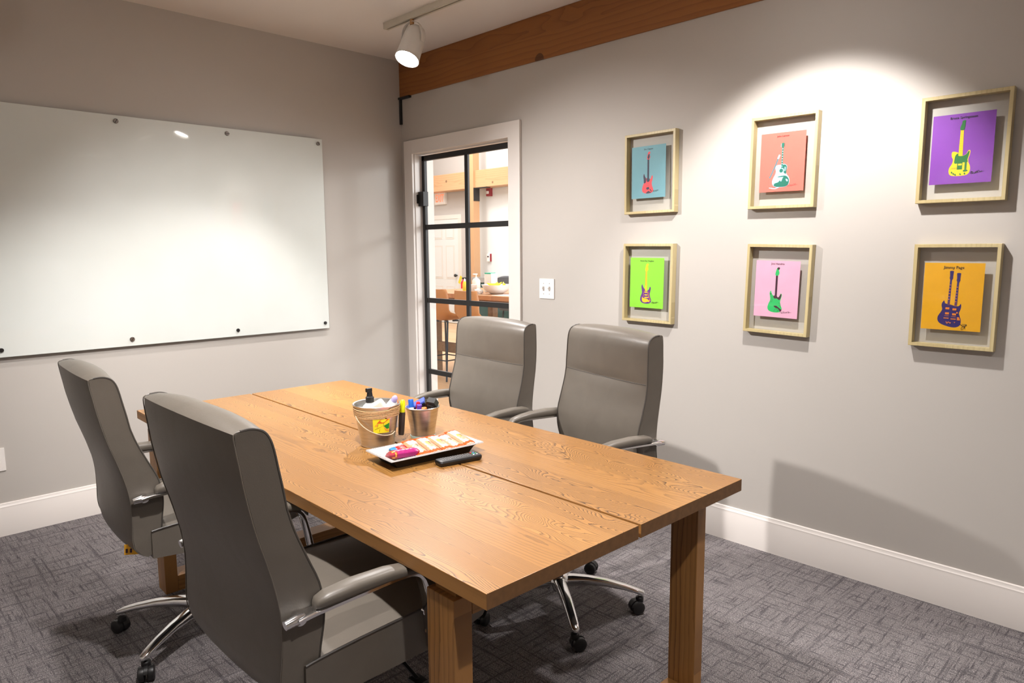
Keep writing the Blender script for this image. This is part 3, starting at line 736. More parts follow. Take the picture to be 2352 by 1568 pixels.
# ------------------------------------------------------------------ track lighting
def track(y, x0, x1, lab):
    r = empty('lighting_track', (x0, y, ZC), 0, lab, 'track')
    b = MB(); b.prism([(-.018, 0), (-.018, -.035), (-.006, -.035), (-.006, -.014), (.006, -.014), (.006, -.035), (.018, -.035), (.018, 0)], 'x', .012, x1-x0, M['track']); b.done('rail', r)
    b = MB(); b.box((0, -.019, -.036), (.014, .019, 0), M['track'], .002); b.done('end_cap', r)
track(-.54, .62, 3.2, 'cream ceiling track running parallel to the timber beam')
track(-.82, 2.3, 4.9, 'shorter cream ceiling track set further from the picture wall')
track(-2.36, .634, 4.9, 'cream ceiling track over the chairs on the camera side of the table')
LAMPS = []
def lamp(x, y, target, label, power, ang=60, blend=.5):
    top = ZC-.035
    r = empty('track_spotlight', (x, y, top), 0, label, 'spotlight', 'white track spotlights')
    piv = Vector((0, 0, -.126)); T = Vector(target)-Vector((x, y, top)); n = (T-piv).normalized()
    b = MB(); b.lathe([(.012, 0), (.012, -.028)], M['copper'], 16); b.done('adapter', r)
    # housing: cylinder with a domed back, axis n
    q = n.to_track_quat('Z', 'Y').to_matrix().to_4x4()
    mt = Matrix.Translation(piv) @ q
    b = MB()
    b.lathe([(.002, -.108), (.026, -.104), (.046, -.09), (.058, -.066), (.062, -.03), (.064, .06), (.067, .10), (.069, .108), (.066, .108), (.060, .098), (.054, .07)], M['whitemetal'], 36, mt, cap=False)
    b.done('housing', r, .7)
    b = MB(); b.lathe([(.0001, .091), (.03, .090), (.0585, .088)], M['lampface'], 32, mt, cap=False); fc = b.done('lamp_face', r, 9)
    # yoke
    h = Vector((n.x, n.y, 0)); side = Vector((0, 0, 1)).cross(h).normalized() if h.length > .01 else Vector((1, 0, 0))
    pts = [piv+side*.072, piv+side*.072+Vector((0, 0, .035)), piv+side*.061+Vector((0, 0, .08)), piv+side*.034+Vector((0, 0, .107)), piv+Vector((0, 0, .1145)), piv-side*.034+Vector((0, 0, .107)), piv-side*.061+Vector((0, 0, .08)), piv-side*.072+Vector((0, 0, .035)), piv-side*.072]
    b = MB(); b.tube(crom(pts, 4, False), .01, M['whitemetal'], 10, flat=(.011, .0016, tuple(h.normalized()) if h.length > .01 else (0, 1, 0))); b.done('yoke', r)
    ld = bpy.data.lights.new('spot_beam', 'SPOT'); ld.energy = power; ld.spot_size = math.radians(ang); ld.spot_blend = blend; ld.shadow_soft_size = .03; ld.color = (1, .962, .945)
    lo = bpy.data.objects.new('spot_beam', ld); COL.objects.link(lo); lo.parent = r
    lo.matrix_local = Matrix.Translation(piv+n*.112) @ (-n).to_track_quat('Z', 'Y').to_matrix().to_4x4()
    return r
lamp(.872, -.54, (1.15, -1.80, .04), 'white track spotlight in the corner by the beam, glowing toward the table', 78, 98, .35)
lamp(2.60, -.54, (2.40, -1.5, .2), 'white track spotlight above the snack tray end of the table', 54, 92, .5)
lamp(3.00, -.82, (2.81, .43, .29), 'white track spotlight aimed at the framed prints', 104, 86, .5)
lamp(4.45, -.82, (4.75, -1.3, .0), 'white track spotlight at the far end of the short track', 35, 96, .5)
lamp(1.02, -2.36, (1.75, 0, .60), 'white track spotlight aimed across the table at the door wall', 300, 74, 1.)
lamp(1.60, -2.36, (1.0, -2.25, .1), 'white track spotlight pointing down near the whiteboard wall', 75, 100, .7)
lamp(2.62, -2.36, (0, -1.15, .52), 'white track spotlight aimed at the whiteboard wall', 255, 60, 1.)
lamp(2.95, -2.36, (2.80, -2.2, .3), 'white track spotlight pointing down over the foreground chair', 135, 88, .5)
track(-3.75, 1.2, 4.9, 'unseen cream track added to hold the fill lamp by the front wall')  # unseen track, added only to carry the bounce lamp
lamp(2.6, -3.75, (2.5, -4.4, 1.0), 'unseen added spotlight bounced off the front wall as fill light', 80, 100, .8)  # unseen lamp added for its bounce, softly filling the chair backs
lamp(4.3, -2.36, (3.7, -1.6, .0), 'white track spotlight above the camera side of the room', 70, 96, .6)

# ------------------------------------------------------------------ things on the table
def ang_obj(name, x, y, rz, label, cat, group=None): return empty(name, (x, y, TH), rz, label, cat, group)
def bucket_mesh(r0, r1, h, lip, m):
    b = MB(); b.lathe([(.002, .006), (r0-.002, .006), (r0, 0), (r0+.002, .004), (r0+.001, .008), (r1-.001, h-.006), (r1+lip, h-.004), (r1+lip+.001, h), (r1+lip-.001, h+.002), (r1-.002, h), (r1-.004, h-.008), (r0-.003, .012), (.002, .012)], m, 48, cap=False); return b
B1 = Vector((2.189, -1.7155, 0)); 
bk = ang_obj('metal_bucket', B1.x, B1.y, 0, 'large galvanised bucket wrapped with twine and a yellow picture sticker', 'bucket')
R0, R1, BHH = .0555, .076, .142
b = bucket_mesh(R0, R1, BHH, .003, M['steel']); b.done('pail', bk, .6)
def rad(z): return R0+(R1-R0)*z/BHH
b = MB()
pts = []
for k in range(7*28):
    a = 2*PI*k/28; z = BHH-.010-.0042*k/28+.0012*math.sin(3*a+k*.05); pts.append(((rad(z)+.0028)*math.cos(a), (rad(z)+.0028)*math.sin(a), z))
b.tube(pts, .0023, M['twine'], 6); b.done('twine_wrap', bk)
cam_a = math.atan2(-3.0119+1.704, 4.1628-2.2)      # direction of the viewer seen from the bucket
b = MB(); ce = cam_a
pts = []
for k in range(25):
    a = ce-1.15+2.2*k/24; z = .108-.062*math.sin(PI*min(1, (k/24)*1.0)*.62)-.0*k; pts.append(((rad(z)+.004+.012*math.sin(PI*k/24))*math.cos(a), (rad(z)+.004+.012*math.sin(PI*k/24))*math.sin(a), z))
b.tube(pts, .0016, M['bail'], 8); b.done('bail_handle', bk)
ink('sticker_yellow', 252, 236, 40); ink('sticker_orange', 226, 112, 28); ink('sticker_green', 30, 150, 50); ink('sticker_peach', 250, 180, 60)
def patch(mb, poly, m, lay):
    pts = []
    q = []
    for (a, c), (a2, c2) in zip(poly, poly[1:]+poly[:1]):
        for t in range(4): q.append((a+(a2-a)*t/4, c+(c2-c)*t/4))
    for u, v in q:
        z = .056+.047*v; an = ce+.19+(u-.5)*.72; rr = rad(z)+.0035+.0003*lay+.006
        pts.append((rr*math.cos(an), rr*math.sin(an), z))
    mb.face(pts, m)
b = MB()
for i in range(6):
    patch(b, [(i/6, 0), ((i+1)/6, 0), ((i+1)/6, 1), (i/6, 1)], M['sticker_yellow'], 0)
patch(b, [(.22,.72),(.42,.98),(.98,1),(.62,.70)], M['sticker_orange'], 1); patch(b, [(.08,.52),(.24,.70),(.30,.66),(.26,.48)], M['sticker_peach'], 1)
patch(b, [(.62,.52),(.98,.70),(.98,.28),(.82,.28)], M['sticker_green'], 1); patch(b, [(.62,.52),(.82,.28),(.98,.2),(.98,.06),(.74,.18)], M['sticker_peach'], 2)
for a, c, a2, c2 in ((.3,.68,.24,.4),(.62,.7,.6,.45),(.05,.25,.55,.5),(.4,.3,.36,.06)): patch(b, [(a, c), (a+.015, c+.015), (a2+.015, c2+.015), (a2, c2)], M['ink_plum'], 2)
o = b.done('sticker', bk, 9); o['label'] = 'yellow picture sticker with orange roof and green patch'
def loc(base, dx, dy, dz):   # dx right, dy away as seen by the viewer
    rx, ry = .70, .713
    return Vector((base.x+dx*rx-dy*.713, base.y+dx*ry+dy*.70, dz))
ink('marker_body', 58, 52, 50, .3); ink('highlight_yellow', 226, 236, 20, .4); ink('marker_orange', 240, 120, 24, .4)
# spray bottle
p = loc(B1, -.022, .0, TH+.020)
r = empty('spray_bottle', p, 0, 'small white spray bottle with black nozzle standing in the twine wrapped bucket', 'bottle')
b = MB(); b.lathe([(.002, 0), (.026, .001), (.027, .006), (.027, .098), (.024, .112), (.014, .122), (.010, .126)], M['white'], 24); b.done('bottle_body', r)
b = MB(); b.lathe([(.014, .126), (.014, .143), (.0105, .146), (.0085, .160), (.008, .164)], M['blackplastic'], 20); b.box((-.006, -.014, .160), (.006, .008, .174), M['blackplastic'], .003); b.done('nozzle', r)
# white eraser and lilac cap bottle
ink('lilac_plastic', 186, 178, 232, .4); ink('cream_plastic', 250, 243, 224, .5); ink('teal_plastic', 20, 150, 150, .4)
p = loc(B1, .040, .014, TH+.107)
r = empty('glue_bottle', p, 0, 'tilted white glue bottle with lilac cap leaning in the bucket', 'bottle'); r.rotation_euler = (.35, .5, .6)
b = MB(); b.lathe([(.002, -.06), (.017, -.058), (.019, -.05), (.019, .03), (.014, .05), (.009, .056)], M['white'], 20); b.done('bottle_body', r)
b = MB(); b.lathe([(.0105, .054), (.0105, .066), (.006, .074), (.002, .076)], M['lilac_plastic'], 16); b.done('cap', r)
p = loc(B1, .020, -.024, TH+.122)
r = empty('eraser_block', p, .9, 'cream rounded eraser block lying inside the bucket top', 'eraser'); r.rotation_euler = (.2, -.55, .8)
b = MB(); b.box((-.024, -.014, -.028), (.024, .014, .036), M['cream_plastic'], .009, 3); b.done('block', r)
p = loc(B1, -.052, .002, TH+.102)
r = empty('binder_clip', p, .3, 'little black binder clip inside the bucket rim', 'clip'); b = MB()
b.prism([(-.012, -.008), (.012, -.008), (.004, .010), (-.004, .010)], 'y', -.012, .012, M['blackplastic']); b.tube([(-.006, -.01, .0), (-.012, -.008, .022), (-.012, .008, .022), (-.006, .01, 0)], .001, M['blackplastic']); b.done('clip_body', r)
p = loc(B1, .045, .020, TH+.095)
r = empty('teal_pen', p, 0, 'slim teal capped pen at the back of the bucket', 'pen'); r.rotation_euler = (-.1, .2, 0)
b = MB(); b.lathe([(.002, -.08), (.0045, -.075), (.0045, .03)], M['white'], 12); b.done('barrel', r)
b = MB(); b.lathe([(.0055, .03), (.0055, .058), (.003, .062)], M['teal_plastic'], 12); b.done('cap', r)
# marker clipped to the outside of the bucket
p = loc(B1, .0735, .040, TH+.020)
r = empty('highlighter', p, 0, 'upright dark marker with bright yellow cap held on the outside of the bucket', 'marker'); r.rotation_euler = (0, .07, .78)
b = MB(); b.lathe([(.003, 0), (.0095, .002), (.0105, .01), (.0115, .075), (.0105, .082)], M['marker_body'], 20); b.done('barrel', r)
b = MB(); b.lathe([(.009, .080), (.0095, .082), (.0090, .118), (.005, .124), (.002, .125)], M['highlight_yellow'], 18); b.tube([(.0, -.011, .115), (0, -.012, .09)], .002, M['highlight_yellow']); b.done('cap', r)
p = loc(B1, .062, .022, TH+.052)
r = empty('orange_marker', p, 0, 'orange capped marker beside the yellow one behind the bucket rim', 'marker'); r.rotation_euler = (.05, .12, 0)
b = MB(); b.lathe([(.002, 0), (.005, .002), (.005, .06)], M['white'], 14); b.done('barrel', r)
b = MB(); b.lathe([(.006, .06), (.006, .096), (.003, .099)], M['marker_orange'], 14); b.done('cap', r)

# small steel pot
B2 = Vector((2.214, -1.543, 0))
r = ang_obj('metal_pot', B2.x, B2.y, 0, 'small plain steel pot of markers behind the snack tray', 'pot')
R0b, R1b, H2 = .041, .0575, .103
b = bucket_mesh(R0b, R1b, H2, .002, M['steel'])
b.xf(Matrix.Translation((0, 0, .004))); b.done('pail', r, .6)
b = MB(); b.lathe([(.030, 0), (.0445, 0), (.0445, .006), (.036, .009)], M['glass'] if False else M['boardedge'], 32); o = b.done('foot_ring', r); o['label'] = 'pale glassy ring under the pot'
def pen(name, base, dx, dy, z, rot, L, rad_, body, cap, label, cat='marker', grp=None):
    q = empty(name, loc(base, dx, dy, TH+z), 0, label, cat, grp); q.rotation_euler = rot
    b = MB(); b.lathe([(.002, -L*.6), (rad_, -L*.58), (rad_, L*.12)], M[body], 16); b.done('barrel', q)
    b = MB(); b.lathe([(rad_*1.1, L*.1), (rad_*1.12, L*.38), (rad_*.98, L*.4), (rad_*.6, L*.4), (rad_*.55, L*.385), (.0005, L*.385)], M[cap], 16, cap=False); b.done('cap', q); return q
ink('marker_blue', 30, 100, 200, .35); ink('marker_red', 220, 24, 40, .35); ink('marker_purple', 98, 60, 170, .35); ink('felt_blue', 86, 104, 204, .9)
pen('dry_erase_marker', B2, -.036, -.012, .098, (0, -.14, 0), .09, .0085, 'white', 'marker_blue', 'blue capped marker standing in the small steel pot', 'marker')
pen('dry_erase_marker', B2, -.016, -.002, .092, (0, .1, 0), .08, .0062, 'white', 'marker_red', 'red capped marker standing in the small steel pot', 'marker')
pen('dry_erase_marker', B2, -.008, -.022, .088, (0, .05, 0), .075, .0085, 'white', 'marker_purple', 'purple capped marker standing in the small steel pot', 'marker')
pen('dry_erase_marker', B2, .012, -.036, .083, (.1, .05, 0), .07, .0085, 'white', 'marker_orange', 'orange capped marker at the front of the small steel pot', 'marker')
q = empty('whiteboard_eraser', loc(B2, -.004, .018, TH+.116), 0, 'black whiteboard eraser with blue felt leaning across the small steel pot', 'eraser'); q.rotation_euler = (.25, -.5, .78)
b = MB(); b.box((-.050, -.018, -.018), (.014, .018, .0), M['blackplastic'], .003); b.done('handle', q)
b = MB(); b.box((-.052, -.019, .001), (.014, .019, .010), M['felt_blue'], .003); b.done('felt_pad', q)
q = empty('staple_remover', loc(B2, .030, -.006, TH+.106), 0, 'chunky black plastic block standing in the small steel pot', 'block'); q.rotation_euler = (.35, .35, .78)
b = MB(); b.prism([(-.022, -.045), (.022, -.045), (.022, .018), (.008, .030), (-.018, .026)], 'y', -.016, .016, M['blackplastic']); b.box((-.012, -.018, .0), (.010, -.015, .016), M['marker_body'], .001); b.done('block_body', q)

# snack tray
tr_a = math.atan2(.336, .032)
tray = ang_obj('serving_tray', 2.418, -1.687, tr_a-PI/2, 'long rectangular tray, white inside and black outside, holding snack packets', 'tray')
b = MB()
tl, tw2 = .170, .082     # half length (y) and half width (x) at the rim
def rr_(hw, hl, z, rc, n=5):
    out = []
    for cx, cy, a0 in ((hw-rc, hl-rc, 0), (-hw+rc, hl-rc, PI/2), (-hw+rc, -hl+rc, PI), (hw-rc, -hl+rc, 1.5*PI)):
        for k in range(n+1):
            a = a0+PI/2*k/n; out.append(Vector((cx+rc*math.cos(a), cy+rc*math.sin(a), z)))
    return out
b.loft([rr_(tw2-.028, tl-.036, 0, .008), rr_(tw2-.026, tl-.034, .003, .008), rr_(tw2-.019, tl-.024, .020, .007), rr_(tw2-.012, tl-.016, .027, .005), rr_(tw2, tl, .0305, .003)], M['tray_out'], cap=True)
# remove top cap, add interior
top = max(b.bm.faces, key=lambda f: f.calc_center_median().z); b.bm.faces.remove(top)
b.loft([rr_(tw2, tl, .0305, .003), rr_(tw2-.001, tl-.001, .0335, .003), rr_(tw2-.012, tl-.016, .0315, .004), rr_(tw2-.020, tl-.024, .024, .006), rr_(tw2-.024, tl-.030, .0165, .008), rr_(tw2-.032, tl-.040, .0145, .008)], M['tray_in'], cap=False)
fl_ = rr_(tw2-.032, tl-.040, .0145, .008); b.face(fl_, M['tray_in'])
bmesh.ops.remove_doubles(b.bm, verts=b.bm.verts, dist=1e-6)
b.done('tray_body', tray, .7)
b = MB()
for k in range(66):
    y = -tl+.004+(2*tl-.008)*k/65
    for sx in (-1, 1): b.sphere((sx*(tw2-.003), y, .0337), .0017, M['tray_in'], u=6, v=4)
for k in range(30):
    x = -tw2+.006+(2*tw2-.012)*k/29
    for sy in (-1, 1): b.sphere((x, sy*(tl-.003), .0337), .0017, M['tray_in'], u=6, v=4)
b.done('beaded_rim', tray)
TM = Matrix.Translation((2.418, -1.687, TH)) @ Matrix.Rotation(tr_a-PI/2, 4, 'Z')
ink('packet_orange', 240, 84, 20, .3); ink('packet_peach', 240, 150, 112, .3); ink('packet_white', 222, 218, 222, .3); ink('packet_gold', 232, 164, 56, .3); ink('packet_magenta', 166, 20, 108, .3); ink('packet_maroon', 170, 44, 60, .3); ink('packet_blue', 64, 140, 214, .3); ink('packet_red', 232, 44, 44, .3)
def packet_mesh(name, L, Wd, H, kind):
    """pillow bag lying flat: long axis x, crimped ends"""
    b = MB(); nx, ny = 22, 14
    def hgt(u, v):
        a = max(0, 1-abs(u)**6)*(max(0, 1-abs(v)**3)); 
        return H*a**.6
    def mat(u, v):
        if kind == 'cracker':
            if abs(u) > .70: return 'packet_orange'
            if -.8 < u < -.28 and v > -.55: return 'packet_white'
            if -.34 < u < .08 and abs(v) < .42: return 'packet_gold' if v < .3 else 'ink_plum'
            if .45 < u < .72 and abs(v+.1) < .4: return 'packet_white'
            return 'packet_peach' if int((v+1)*7) % 2 else 'packet_white' if False else 'packet_peach'
        if kind == 'cookie':
            if abs(u) > .82: return 'packet_maroon'
            if u < -.42: return 'packet_gold' if (int((u+1)*9)+int((v+1)*5)) % 3 == 0 else 'packet_maroon'
            if -.25 < u < .45 and .15 < v < .45: return 'packet_white'
            if .0 < u < .4 and -.5 < v < -.05: return 'packet_gold'
            return 'packet_magenta'
        return kind
    for side in (1, -1):
        V = [[b.bm.verts.new((L/2*(2*i/nx-1), Wd/2*(2*j/ny-1)*(1-.05*(1-abs(2*i/nx-1))), H*.5+side*hgt(2*i/nx-1, 2*j/ny-1)*.5+(.0008*math.sin(i*2.1+j*1.3) if side > 0 and 1 < i < nx-1 else 0))) for j in range(ny+1)] for i in range(nx+1)]
        for i in range(nx):
            for j in range(ny):
                f = b.bm.faces.new((V[i][j], V[i+1][j], V[i+1][j+1], V[i][j+1])); f.material_index = b.mi(M[mat(2*(i+.5)/nx-1, 2*(j+.5)/ny-1)])
    bmesh.ops.remove_doubles(b.bm, verts=b.bm.verts, dist=1e-6)
    o = b.done(name); bpy.context.view_layer.update(); return o
def put(o, x, y, z, rot, label, cat, group=None):
    o.matrix_world = TM @ Matrix.Translation((x, y, z)) @ Euler(rot).to_matrix().to_4x4()
    return tag(o, label, cat, group)
g_ = 'snack packets on the tray'
pk = packet_mesh('cracker_packet', .126, .044, .0125, 'cracker')
rows = [(-.036, .0275, (.05, .13, -.10)), (.010, .0278, (.0, .14, -.08)), (.0545, .0275, (-.04, .13, -.06)), (.0925, .024, (.14, .11, -.05)), (.133, .0305, (.06, .15, .0))]
labs = ['orange ended cracker packet next to the magenta packet on the tray', 'orange ended cracker packet second from the magenta packet', 'orange ended cracker packet in the middle of the tray', 'orange ended cracker packet tucked under its neighbours on the tray', 'orange ended cracker packet at the tray end farthest from the magenta packet']
for i, (y, z, rot) in enumerate(rows):
    o = pk if i == 0 else pk.copy()
    if i: COL.objects.link(o)
    put(o, -.004, y, z, rot, labs[i], 'snack packet', g_)
o = packet_mesh('cookie_packet', .100, .050, .028, 'cookie'); put(o, .026, -.098, .0185, (-.28, 0, 1.42), 'magenta and maroon cookie packet at one end of the tray', 'snack packet', g_)
o = packet_mesh('blue_packet', .06, .034, .010, 'packet_blue'); put(o, -.036, -.078, .020, (0, .12, .2), 'small blue snack packet peeking out beside the orange packets', 'snack packet', g_)
o = packet_mesh('red_packet', .07, .036, .010, 'packet_red'); put(o, -.022, -.066, .0235, (.0, .1, -.1), 'red snack packet partly under the orange cracker packets', 'snack packet', g_)
b = MB(); ink('cookie_tan', 232, 196, 140); b.lathe([(.001, 0), (.016, 0), (.018, .003), (.016, .006), (.001, .007)], M['cookie_tan'], 20); o = b.done('cookie'); put(o, -.020, -.112, .0165, (.0, .1, 0), 'round tan biscuit beside the magenta packet', 'biscuit')

# remote control
rem = empty('remote_control', (2.552, -1.660, TH), math.atan2(1.598-1.73, 2.5305-2.5575)+PI/2+.06, 'black television remote lying on the table in front of the tray', 'remote control')
rem.location.x -= .0095; rem.location.y += .004; rem.rotation_euler = (0, 0, -.20)
b = MB(); b.loft([rr_(.018, .070, .0, .008), rr_(.0215, .0735, .005, .009), rr_(.0225, .0745, .012, .009), rr_(.0205, .073, .0165, .009), rr_(.016, .069, .018, .007)], M['blackplastic']); b.done('shell', rem, .5)
ink('button_grey', 120, 118, 116, .5); ink('button_green', 60, 170, 90, .4); ink('button_blue', 70, 140, 210, .4)
b = MB()
for i in range(12):
    for j in range(3):
        m = M['button_grey']
        b.box((-.0115+j*.0085, -.060+i*.0085, .0175), (-.0065+j*.0085, -.056+i*.0085, .0193), m, .0008, 1)
b.done('keypad', rem)
b = MB()
for i, (x, y, m) in enumerate(((-.010, .048, 'marker_red'), (-.002, .050, 'button_green'), (.006, .052, 'button_blue'), (-.010, .058, 'button_blue'), (.0, .060, 'button_green'), (.009, .060, 'packet_white'), (.010, .048, 'packet_white'))):
    b.lathe([(.0028, .0175), (.0028, .0195), (.001, .0198)], M[m], 10, Matrix.Translation((x, y, 0)))
o = b.done('colour_keys', rem); o['label'] = 'coloured round keys'

# ------------------------------------------------------------------ hall beyond the glass door
b = MB()
b.box((HX0, HY1, 0), (-5.86, HY1+.15, HZ), M['hallwall']); struct(b.done('wall_hall'))
b = MB(); b.box((-5.86, HY1, 0), (HX1, HY1+.15, HZ), M['hallwhite']); struct(b.done('wall_hall_white'))
b = MB(); b.box((HX0-.12, .15, 0), (HX0, HY1+.15, HZ), M['hallwhite']); struct(b.done('wall_hall_end'))
b = MB(); b.box((HX0, 0, 0), (-.12, .15, HZ), M['hallwhite']); b.box((-.12, .0, ZC+.1), (HX1, .15, HZ), M['hallwhite']); struct(b.done('wall_hall_near'))
b = MB(); b.box((HX0-.12, 0, HZ), (HX1, HY1+.15, HZ+.1), M['hallwhite']); struct(b.done('ceiling_hall'))
b = MB(); b.prism([(HY1, 0), (HY1-.016, 0), (HY1-.016, .13), (HY1-.006, .15), (HY1, .15)], 'x', HX0, -7.06, M['trim']); b.prism([(HY1, 0), (HY1-.016, 0), (HY1-.016, .13), (HY1-.006, .15), (HY1, .15)], 'x', -6.04, HX1, M['trim']); struct(b.done('baseboard_hall'))
# six panel door
d2 = empty('door_2', (-6.99, HY1, 0)); struct(d2)
b = MB(); b.box((0, -.012, .01), (.86, -.001, 2.0), M['hallwhite'], .002)
for x0, x1 in ((.12, .38), (.48, .74)):
    for z0, z1 in ((.2, .72), (.86, 1.50), (1.62, 1.86)):
        b.box((x0, -.016, z0), (x1, -.012, z1), M['trim'], .003); b.box((x0+.03, -.02, z0+.03), (x1-.03, -.016, z1-.03), M['hallwhite'], .003)
b.done('door_leaf', d2)
b = MB(); b.box((-.08, -.022, 0), (0, 0, 2.0), M['trim'], .003); b.box((.86, -.022, 0), (.95, 0, 2.0), M['trim'], .003); b.box((-.08, -.022, 2.0), (.95, 0, 2.08), M['trim'], .003); b.done('door_casing', d2)
b = MB(); b.sphere((.81, -.06, .93), .03, M['blackmetal']); b.tube([(.81, -.01, .93), (.81, -.06, .93)], .012, M['blackmetal']); b.done('door_knob', d2)
# exit sign
ex = empty('exit_sign', (-6.625, HY1, 2.285), 0, 'white exit sign with red letters above the far white door', 'exit sign')
b = MB(); b.box((-.165, -.05, 0), (.165, 0, .235), M['plate'], .004); b.done('sign_box', ex)
M['exitred'] = emission('lit_exit_red', (1, .13, .06, 1), 2.2)
b = MB(); add_text(b, 'EXIT', .20, M['exitred'], Matrix.Translation((0, -.051, .05)) @ Matrix.Rotation(PI/2, 4, 'X') @ Matrix.Diagonal((.62, 1, 1, 1)), .004); b.done('lettering', ex, 9)
# timber frame in the hall
b = MB(); b.box((HX0, HY1-.29, 2.50), (HX1, HY1-.03, 2.80), M['hbeam'], .006); o = b.done('hall_beam'); tag(o, 'pale timber crossbeam high in the hall seen through the glass door', 'beam')
b = MB(); b.box((-5.475, HY1-.34, 0), (-5.318, HY1-.19, 3.6), M['post'], .006); o = b.done('timber_post'); tag(o, 'pale square timber post standing in the hall behind the glass door', 'post')
b = MB(); b.box((-5.319, HY1-.335, 2.27), (-5.308, HY1-.195, 2.50), M['blackmetal'], .002); b.box((-5.32, HY1-.30, 2.488), (-5.02, HY1-.2, 2.50), M['blackmetal'], .002)
o = b.done('post_bracket'); tag(o, 'black steel bracket joining the hall post to its crossbeam', 'bracket')
ink('alarm_red', 150, 34, 44, .4)
fa = empty('fire_alarm', (-5.235, HY1+.001, 2.43), 0, 'dark red fire alarm with white strobe under the hall crossbeam', 'alarm')
b = MB(); b.box((-.055, -.06, -.07), (.055, 0, .09), M['alarm_red'], .006); b.done('alarm_box', fa)
b = MB(); b.box((-.03, -.085, -.03), (.02, -.058, .02), M['white'], .006); b.done('strobe', fa)
ps = empty('pull_station', (-5.27, HY1+.001, 1.20), 0, 'small white and red fire alarm pull box on the hall wall', 'alarm box')
b = MB(); b.box((-.045, -.04, 0), (.035, 0, .14), M['white'], .004); b.box((.035, -.035, 0), (.05, 0, .14), M['alarm_red'], .003); b.done('alarm_box', ps)
b = MB(); b.box((-.02, -.05, .08), (.015, -.04, .10), M['ink_plum'], .002); b.done('pull_handle', ps)
fe = empty('fire_extinguisher', (-5.90, HY1-.10, .72), 0, 'red fire extinguisher with yellow tag hanging beside the far white door', 'fire extinguisher')
ink('safety_yellow', 236, 206, 40, .5)
b = MB(); b.lathe([(.03, -.16), (.05, -.15), (.05, .08), (.03, .12), (.015, .13), (.015, .15)], M['marker_red'], 20); b.done('cylinder', fe)
b = MB(); b.box((-.02, -.02, .15), (.02, .06, .18), M['blackplastic'], .004); b.tube([(.02, 0, .16), (.06, -.02, .12), (.06, -.02, -.05)], .01, M['blackplastic']); b.done('valve', fe)
b = MB(); b.box((-.11, -.062, .04), (-.05, -.058, .19), M['safety_yellow'], mtx=Matrix.Rotation(.45, 4, 'Y')); b.done('hang_tag', fe)
sg = empty('safety_sign', (-5.83, HY1-.002, 1.45), 0, 'narrow white strip sign with red marks above the fire extinguisher', 'sign')
b = MB(); b.box((-.035, -.004, 0), (.035, 0, .42), M['white']); 
for i in range(5): b.box((-.02, -.005, .06+i*.07), (.02, -.0042, .10+i*.07), M['marker_red'])
b.done('sign_board', sg)
cl = empty('ceiling_light', (-5.26, 4.23, HZ), 0, 'round white ceiling light in the hall beyond the glass door', 'ceiling light')
M['halllight'] = emission('lit_hall_light', (1, .97, .93, 1), 55)
b = MB(); b.lathe([(.26, 0), (.26, -.03), (.24, -.035)], M['whitemetal'], 32, cap=False); b.done('rim', cl)
b = MB(); b.lathe([(.0001, -.032), (.24, -.032)], M['halllight'], 32, cap=False); b.done('diffuser', cl)
